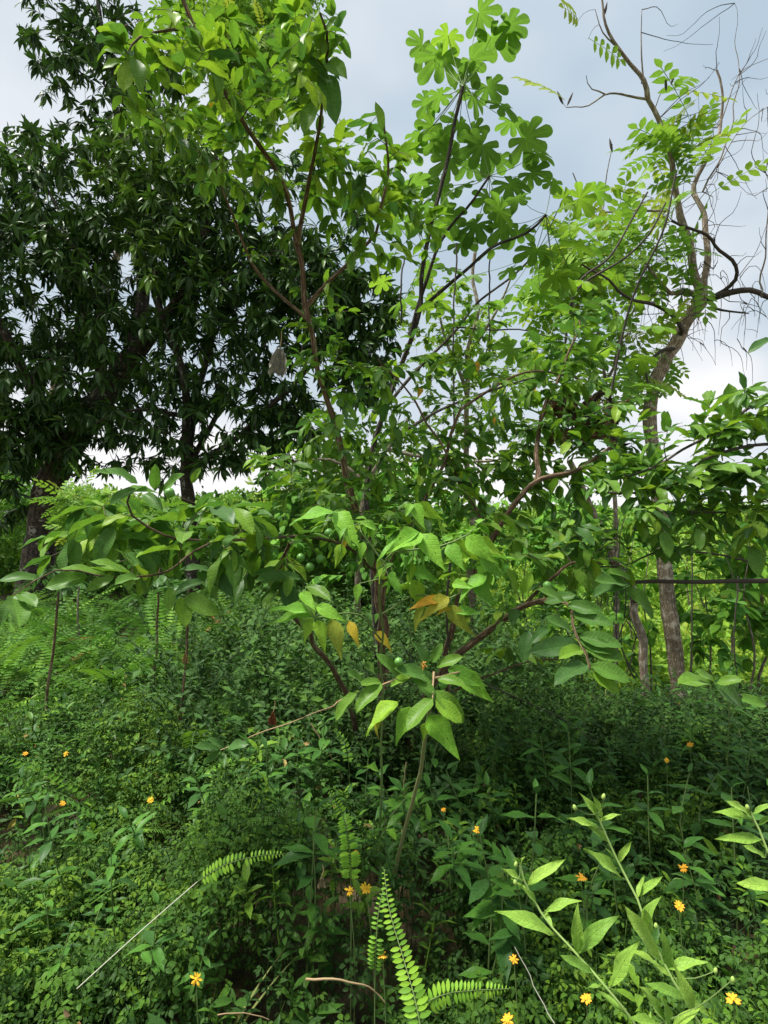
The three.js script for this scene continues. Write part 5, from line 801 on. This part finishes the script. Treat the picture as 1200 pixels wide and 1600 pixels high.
paleHerb('pale green herb with two round buds, left of the pair in the corner', [[1010, 1640, 0.95], [950, 1545, 0.97], [895, 1482, 1.0], [850, 1432, 1.02], [822, 1385, 1.04], [812, 1348, 1.05]],
  [[868, 1462, 787, 1409, 0], [852, 1426, 894, 1392, 0], [840, 1414, 822, 1382, 1], [822, 1384, 878, 1337, 2], [816, 1376, 784, 1356, 2], [900, 1490, 954, 1427, 3, 0.4], [903, 1492, 900, 1424, 0], [956, 1542, 990, 1469, 0], [813, 1352, 806, 1338, 0], [925, 1520, 880, 1490, 3], [814, 1356, 815, 1336, 2]], [[806, 1351], [805, 1379]], 1);
paleHerb('tall pale green herb with yellow-tipped bud, highest of the corner plants', [[1110, 1640, 0.92], [1042, 1512, 0.95], [1012, 1450, 0.98], [995, 1405, 1.0], [970, 1358, 1.02], [946, 1308, 1.03], [932, 1272, 1.04]],
  [[972, 1372, 914, 1324, 0], [966, 1348, 986, 1315, 2], [950, 1316, 924, 1277, 1], [994, 1402, 1030, 1366, 0], [1003, 1452, 1014, 1404, 1], [1028, 1500, 986, 1418, 2], [1036, 1514, 1104, 1496, 0], [1048, 1524, 1040, 1466, 3], [936, 1282, 918, 1239, 0], [936, 1284, 966, 1266, 2], [930, 1292, 887, 1277, 2], [940, 1278, 932, 1246, 1], [1062, 1550, 1120, 1590, 0], [1070, 1560, 1030, 1530, 3], [1085, 1590, 1070, 1520, 2]], [[943, 1245], [898, 1262], [1025, 1447], [1118, 1517]], 2);
paleHerb('pale green herb leaning in at the right edge', [[1290, 1480, 0.9], [1235, 1400, 0.92], [1200, 1335, 0.94], [1184, 1295, 0.95], [1172, 1268, 0.96]],
  [[1178, 1282, 1125, 1256, 0], [1176, 1276, 1140, 1248, 2], [1176, 1272, 1205, 1250, 0], [1192, 1312, 1127, 1303, 1], [1196, 1340, 1166, 1318, 0], [1225, 1390, 1155, 1375, 2], [1184, 1290, 1208, 1268, 3], [1240, 1410, 1182, 1400, 0]], [[1168, 1262]], 3);
paleHerb('short pale herb at the bottom edge with yellowing lower leaves', [[1070, 1700, 0.86], [1050, 1640, 0.88], [1035, 1590, 0.9], [1022, 1560, 0.92]],
  [[1040, 1600, 1005, 1545, 0], [1045, 1605, 1038, 1560, 3], [1050, 1610, 1085, 1570, 2], [1030, 1600, 980, 1590, 1], [1060, 1630, 1115, 1600, 0], [1024, 1566, 1010, 1536, 2], [1045, 1640, 990, 1625, 3]], [[1145, 1531]], 4);

// yellow daisies
const petalGeo = leafGeometry(1500, 'guava', 0.42, { along: 3, across: 2, curl: 0.2, fold: -0.15 }), petalMats = [C(0.86, 0.46, 0.012), C(0.88, 0.54, 0.016), C(0.86, 0.40, 0.012)].map(c => new THREE.MeshPhysicalMaterial({ color: c, roughness: 0.9, transmission: 0.25, thickness: 0, side: THREE.DoubleSide }));
const discGeo = new THREE.LatheGeometry([[0, 0.5], [0.5, 0.42], [0.85, 0.2], [1, -0.1], [0.5, -0.3], [0, -0.35]].map(p => new THREE.Vector2(...p)), 10), discMat = new THREE.MeshStandardMaterial({ color: C(0.70, 0.36, 0.012), roughness: 0.9, bumpScale: 0.002 });
{
  const r = rng(131), F = [[307, 1530, 'large yellow daisy alone in the cover near the bottom left', 1.1], [546, 1391, 'yellow daisy on the left of the pair beside the fern fronds', 1], [572, 1387, 'yellow daisy on the right of the pair beside the fern fronds', 1], [745, 1297, 'yellow daisy alone in the dark undergrowth behind the long pale frond', 1], [908, 1370, 'orange daisy seen side-on between the two tall pale herbs', 1], [1061, 1415, 'orange daisy just right of the tallest pale herb', 0.9], [1067, 1355, 'small orange daisy above the one right of the tallest pale herb', 0.8], [1145, 1560, 'orange daisy in the bottom right corner', 1.1], [803, 1498, 'orange daisy left of the lower pale herb', 0.8], [916, 1560, 'small orange daisy low between the pale herb stems', 0.8], [793, 1595, 'orange daisy at the bottom edge right of the flat frond', 0.9], [235, 1250, 'small yellow daisy in the cover below the fern bank', 0.9], [98, 1255, 'small orange daisy near the left edge, lower of three', 0.7], [40, 1177, 'tiny orange daisy at the left edge', 0.8], [103, 1178, 'tiny yellow daisy near the left edge, upper right of three', 0.8], [556, 1333, 'small orange daisy by the upright frond', 0.6], [693, 1265, 'small orange daisy in the shade behind the sapling stem', 0.7], [1078, 1163, 'distant orange daisy among the tall herbs', 0.9], [598, 1492, 'orange daisy half hidden by the long pale frond', 0.7], [1042, 1188, 'distant yellow daisy in the tall herbs', 0.7]];
  for (const [px, py, label, size] of F) {
    const d = 1.03 / ((py - 800) / FOCAL), p = at(px, py, d), b = V3(p.x + (r() - 0.5) * 0.05, ground(p.x, p.z), p.z), o = new THREE.Group(); o.name = numbered('yellow_daisy'); o.position.copy(b); scene.add(o); tag(o, label, 'flower', 'yellow daisies');
    const head = p.clone().sub(b), pts = curvePoints([V3(0, 0, 0), head.clone().multiplyScalar(0.6).add(V3(0.01, 0, 0)), head], 0.04); mesh('stem', tubeGeometry(pts, pts.map(() => 0.0012), 4), bark.green, o);
    const face = V3(0, EYE, 0).sub(p).normalize().add(V3((r() - 0.5) * 1.2, /side-on|small|orange/.test(label) ? 1.3 : 0.5, (r() - 0.5) * 1.2)).normalize(), u = face.clone().cross(V3(0.3, 0.2, 1)).normalize(), v = face.clone().cross(u), s = 0.0145 * size * (0.85 + 0.3 * r());
    const c = mesh('flower_centre', discGeo, discMat, o); c.position.copy(head); c.quaternion.setFromUnitVectors(UP, face); c.scale.setScalar(s * 0.34);
    for (let i = 0; i < 11; i++) { if (r() < 0.1) continue; const a = i / 11 * 6.283 + r() * 0.15, dir = u.clone().multiplyScalar(Math.cos(a)).addScaledVector(v, Math.sin(a)).addScaledVector(face, 0.35 - 0.7 * r()); const m = mesh('petal', petalGeo, petalMats[/orange/.test(label) ? 2 : Math.floor(r() * 2)], o); m.position.copy(head).addScaledVector(dir, s * 0.22); m.quaternion.copy(leafQuat(dir, face)); m.scale.setScalar(s * (0.75 + 0.3 * r())); }
  }
}
// thin sapling stems in the fern bank
for (const [x0, y0, x1, y1, d, label] of [[75, 1085, 92, 935, 3.2, 'thin brown sapling stem nearest the left edge in the fern bank'], [242, 1060, 246, 925, 3.8, 'thin brown sapling stem in the fern bank, middle of three'], [283, 1125, 291, 955, 3.1, 'thin brown sapling stem in the fern bank below the hanging bright leaf']]) {
  const b = baseAt(x0, d), t = new Plant('thin_sapling', label, 'sapling', b, { seed: x0, group: 'thin saplings in the fern bank' });
  t.stem('stem', [b.clone().add(V3(0, -0.03, 0)), [x0, y0, d], [(x0 + x1) / 2 + 2, (y0 + y1) / 2, d], [x1, y1, d], [x1 + 6, y1 - 40, d]], 0.012, 0.006, { step: 0.06, sides: 6, wobble: 0.01, mat: bark.guava });
  for (const p of t.targets(7, x1 + 8, y1 - 35, 45, 25, d - 0.2, d + 0.2)) t.pairs('guava', t.twig(p), 3, 0.1, { tone: 3, droop: 0.5 });
  t.finish();
}
// dry twigs and withered leaves
for (const [label, mat, r0, ...list] of [['crooked pale dry twig lying at the bottom by the fern', bark.dry, 0.0028, [478, 1530, 1.25], [520, 1530, 1.26], [560, 1538, 1.28], [585, 1548, 1.3], [602, 1568, 1.3]], ['thin dark dead twig slanting under the low right branch', bark.darkLiana, 0.003, [760, 1070, 2.3], [830, 1100, 2.3], [890, 1130, 2.35], [930, 1160, 2.4]], ['thin grey dead stem leaning in the shade below the left stem', bark.dry, 0.003, [485, 1130, 2.4], [510, 1170, 2.4], [535, 1215, 2.45]], ['thin dry stem lying along the bottom', bark.dry, 0.0015, [340, 1585, 1.2], [380, 1583, 1.22], [420, 1592, 1.24]], ['two-pronged pale dry stalk below the lower pale herb', bark.pale, 0.0012, [865, 1600, 1.1], [835, 1540, 1.12], [805, 1480, 1.14]], ['pale dead twig hanging in front of the dark guava base', bark.dry, 0.002, [634, 1190, 2.2], [632, 1240, 2.2], [640, 1255, 2.2]]]) {
  const pts = curvePoints(list.map(p => at(...p)), 0.02), r = rng(list[0][0]); pts.forEach(p => p.add(V3((r() - 0.5) * 0.004, (r() - 0.5) * 0.004, 0)));
  tag(mesh('dry_twig', tubeGeometry(pts, pts.map((_, i) => lerp(r0, r0 * 0.5, i / pts.length)), 5, 0.3), mat), label, 'twig', 'dry twigs');
}
function witheredLeaf(label, px, py, d, len, color, hang) {
  const pos = [], idx = [], uv = [], r = rng(px), A = 14, B = 9;
  for (let i = 0; i <= A; i++) for (let j = 0; j <= B; j++) { const t = i / A, s = j / B * 2 - 1, w = (0.06 + 0.30 * Math.pow(t, 0.6) - 0.12 * smooth(0.7, 1, t)) * (0.85 + 0.3 * noise3(i * 0.5, s > 0 ? 3 : 8, px)), cr = (j % 2 ? 0.07 : -0.07) * smooth(0.02, 0.3, t) + (noise3(i * 0.6, j * 0.8, px) - 0.5) * 0.16; pos.push(s * w, -t * (1 - 0.2 * noise3(j * 0.9, 2, px) * t), cr + 0.25 * s * s); uv.push(j / B, t); }
  for (let i = 0; i < A; i++) for (let j = 0; j < B; j++) { const a = i * (B + 1) + j, b = a + B + 1; idx.push(a, b, a + 1, a + 1, b, b + 1); }
  const g = new THREE.BufferGeometry(); g.setAttribute('position', new THREE.Float32BufferAttribute(pos, 3)); g.setAttribute('uv', new THREE.Float32BufferAttribute(uv, 2)); g.setIndex(idx); g.computeVertexNormals(); g.scale(len, len, len);
  const o = new THREE.Group(); o.name = numbered('withered_leaf'); o.position.copy(at(px, py, d)); o.rotation.set(0.1, 0.2, (r() - 0.5) * 0.3); scene.add(o); tag(o, label, 'dead leaf', 'withered hanging leaves');
  mesh('blade', g, leafMaterial(C(...color), sheets.sick[0], null, { through: 0.12, coat: 0 }), o); const pts = curvePoints([V3(0, 0, 0), V3(0.004, hang * 0.5, 0), V3(0, hang, 0)], 0.02); mesh('leaf_stalk', tubeGeometry(pts, pts.map(() => 0.0016), 4), bark.dry, o);
}
witheredLeaf('crumpled grey withered leaf hanging left of the tall guava stem', 437, 545, 2.6, 0.14, [0.36, 0.33, 0.29], 0.08);
witheredLeaf('reddish-brown dead leaf hanging in the shade below the left branch', 427, 1112, 2.3, 0.06, [0.30, 0.10, 0.05], 0.05);
witheredLeaf('small tan withered leaf left of the upright fern frond', 503, 1368, 1.5, 0.035, [0.45, 0.34, 0.22], 0.03);
witheredLeaf('small tan withered leaf above the ground cover under the left stem', 290, 1020, 3.0, 0.06, [0.5, 0.33, 0.15], 0.04);
witheredLeaf('dark withered leaf hanging on the low branch before the grey trunk', 990, 925, 2.15, 0.045, [0.12, 0.09, 0.07], 0.03);

renderer.render(scene, camera);
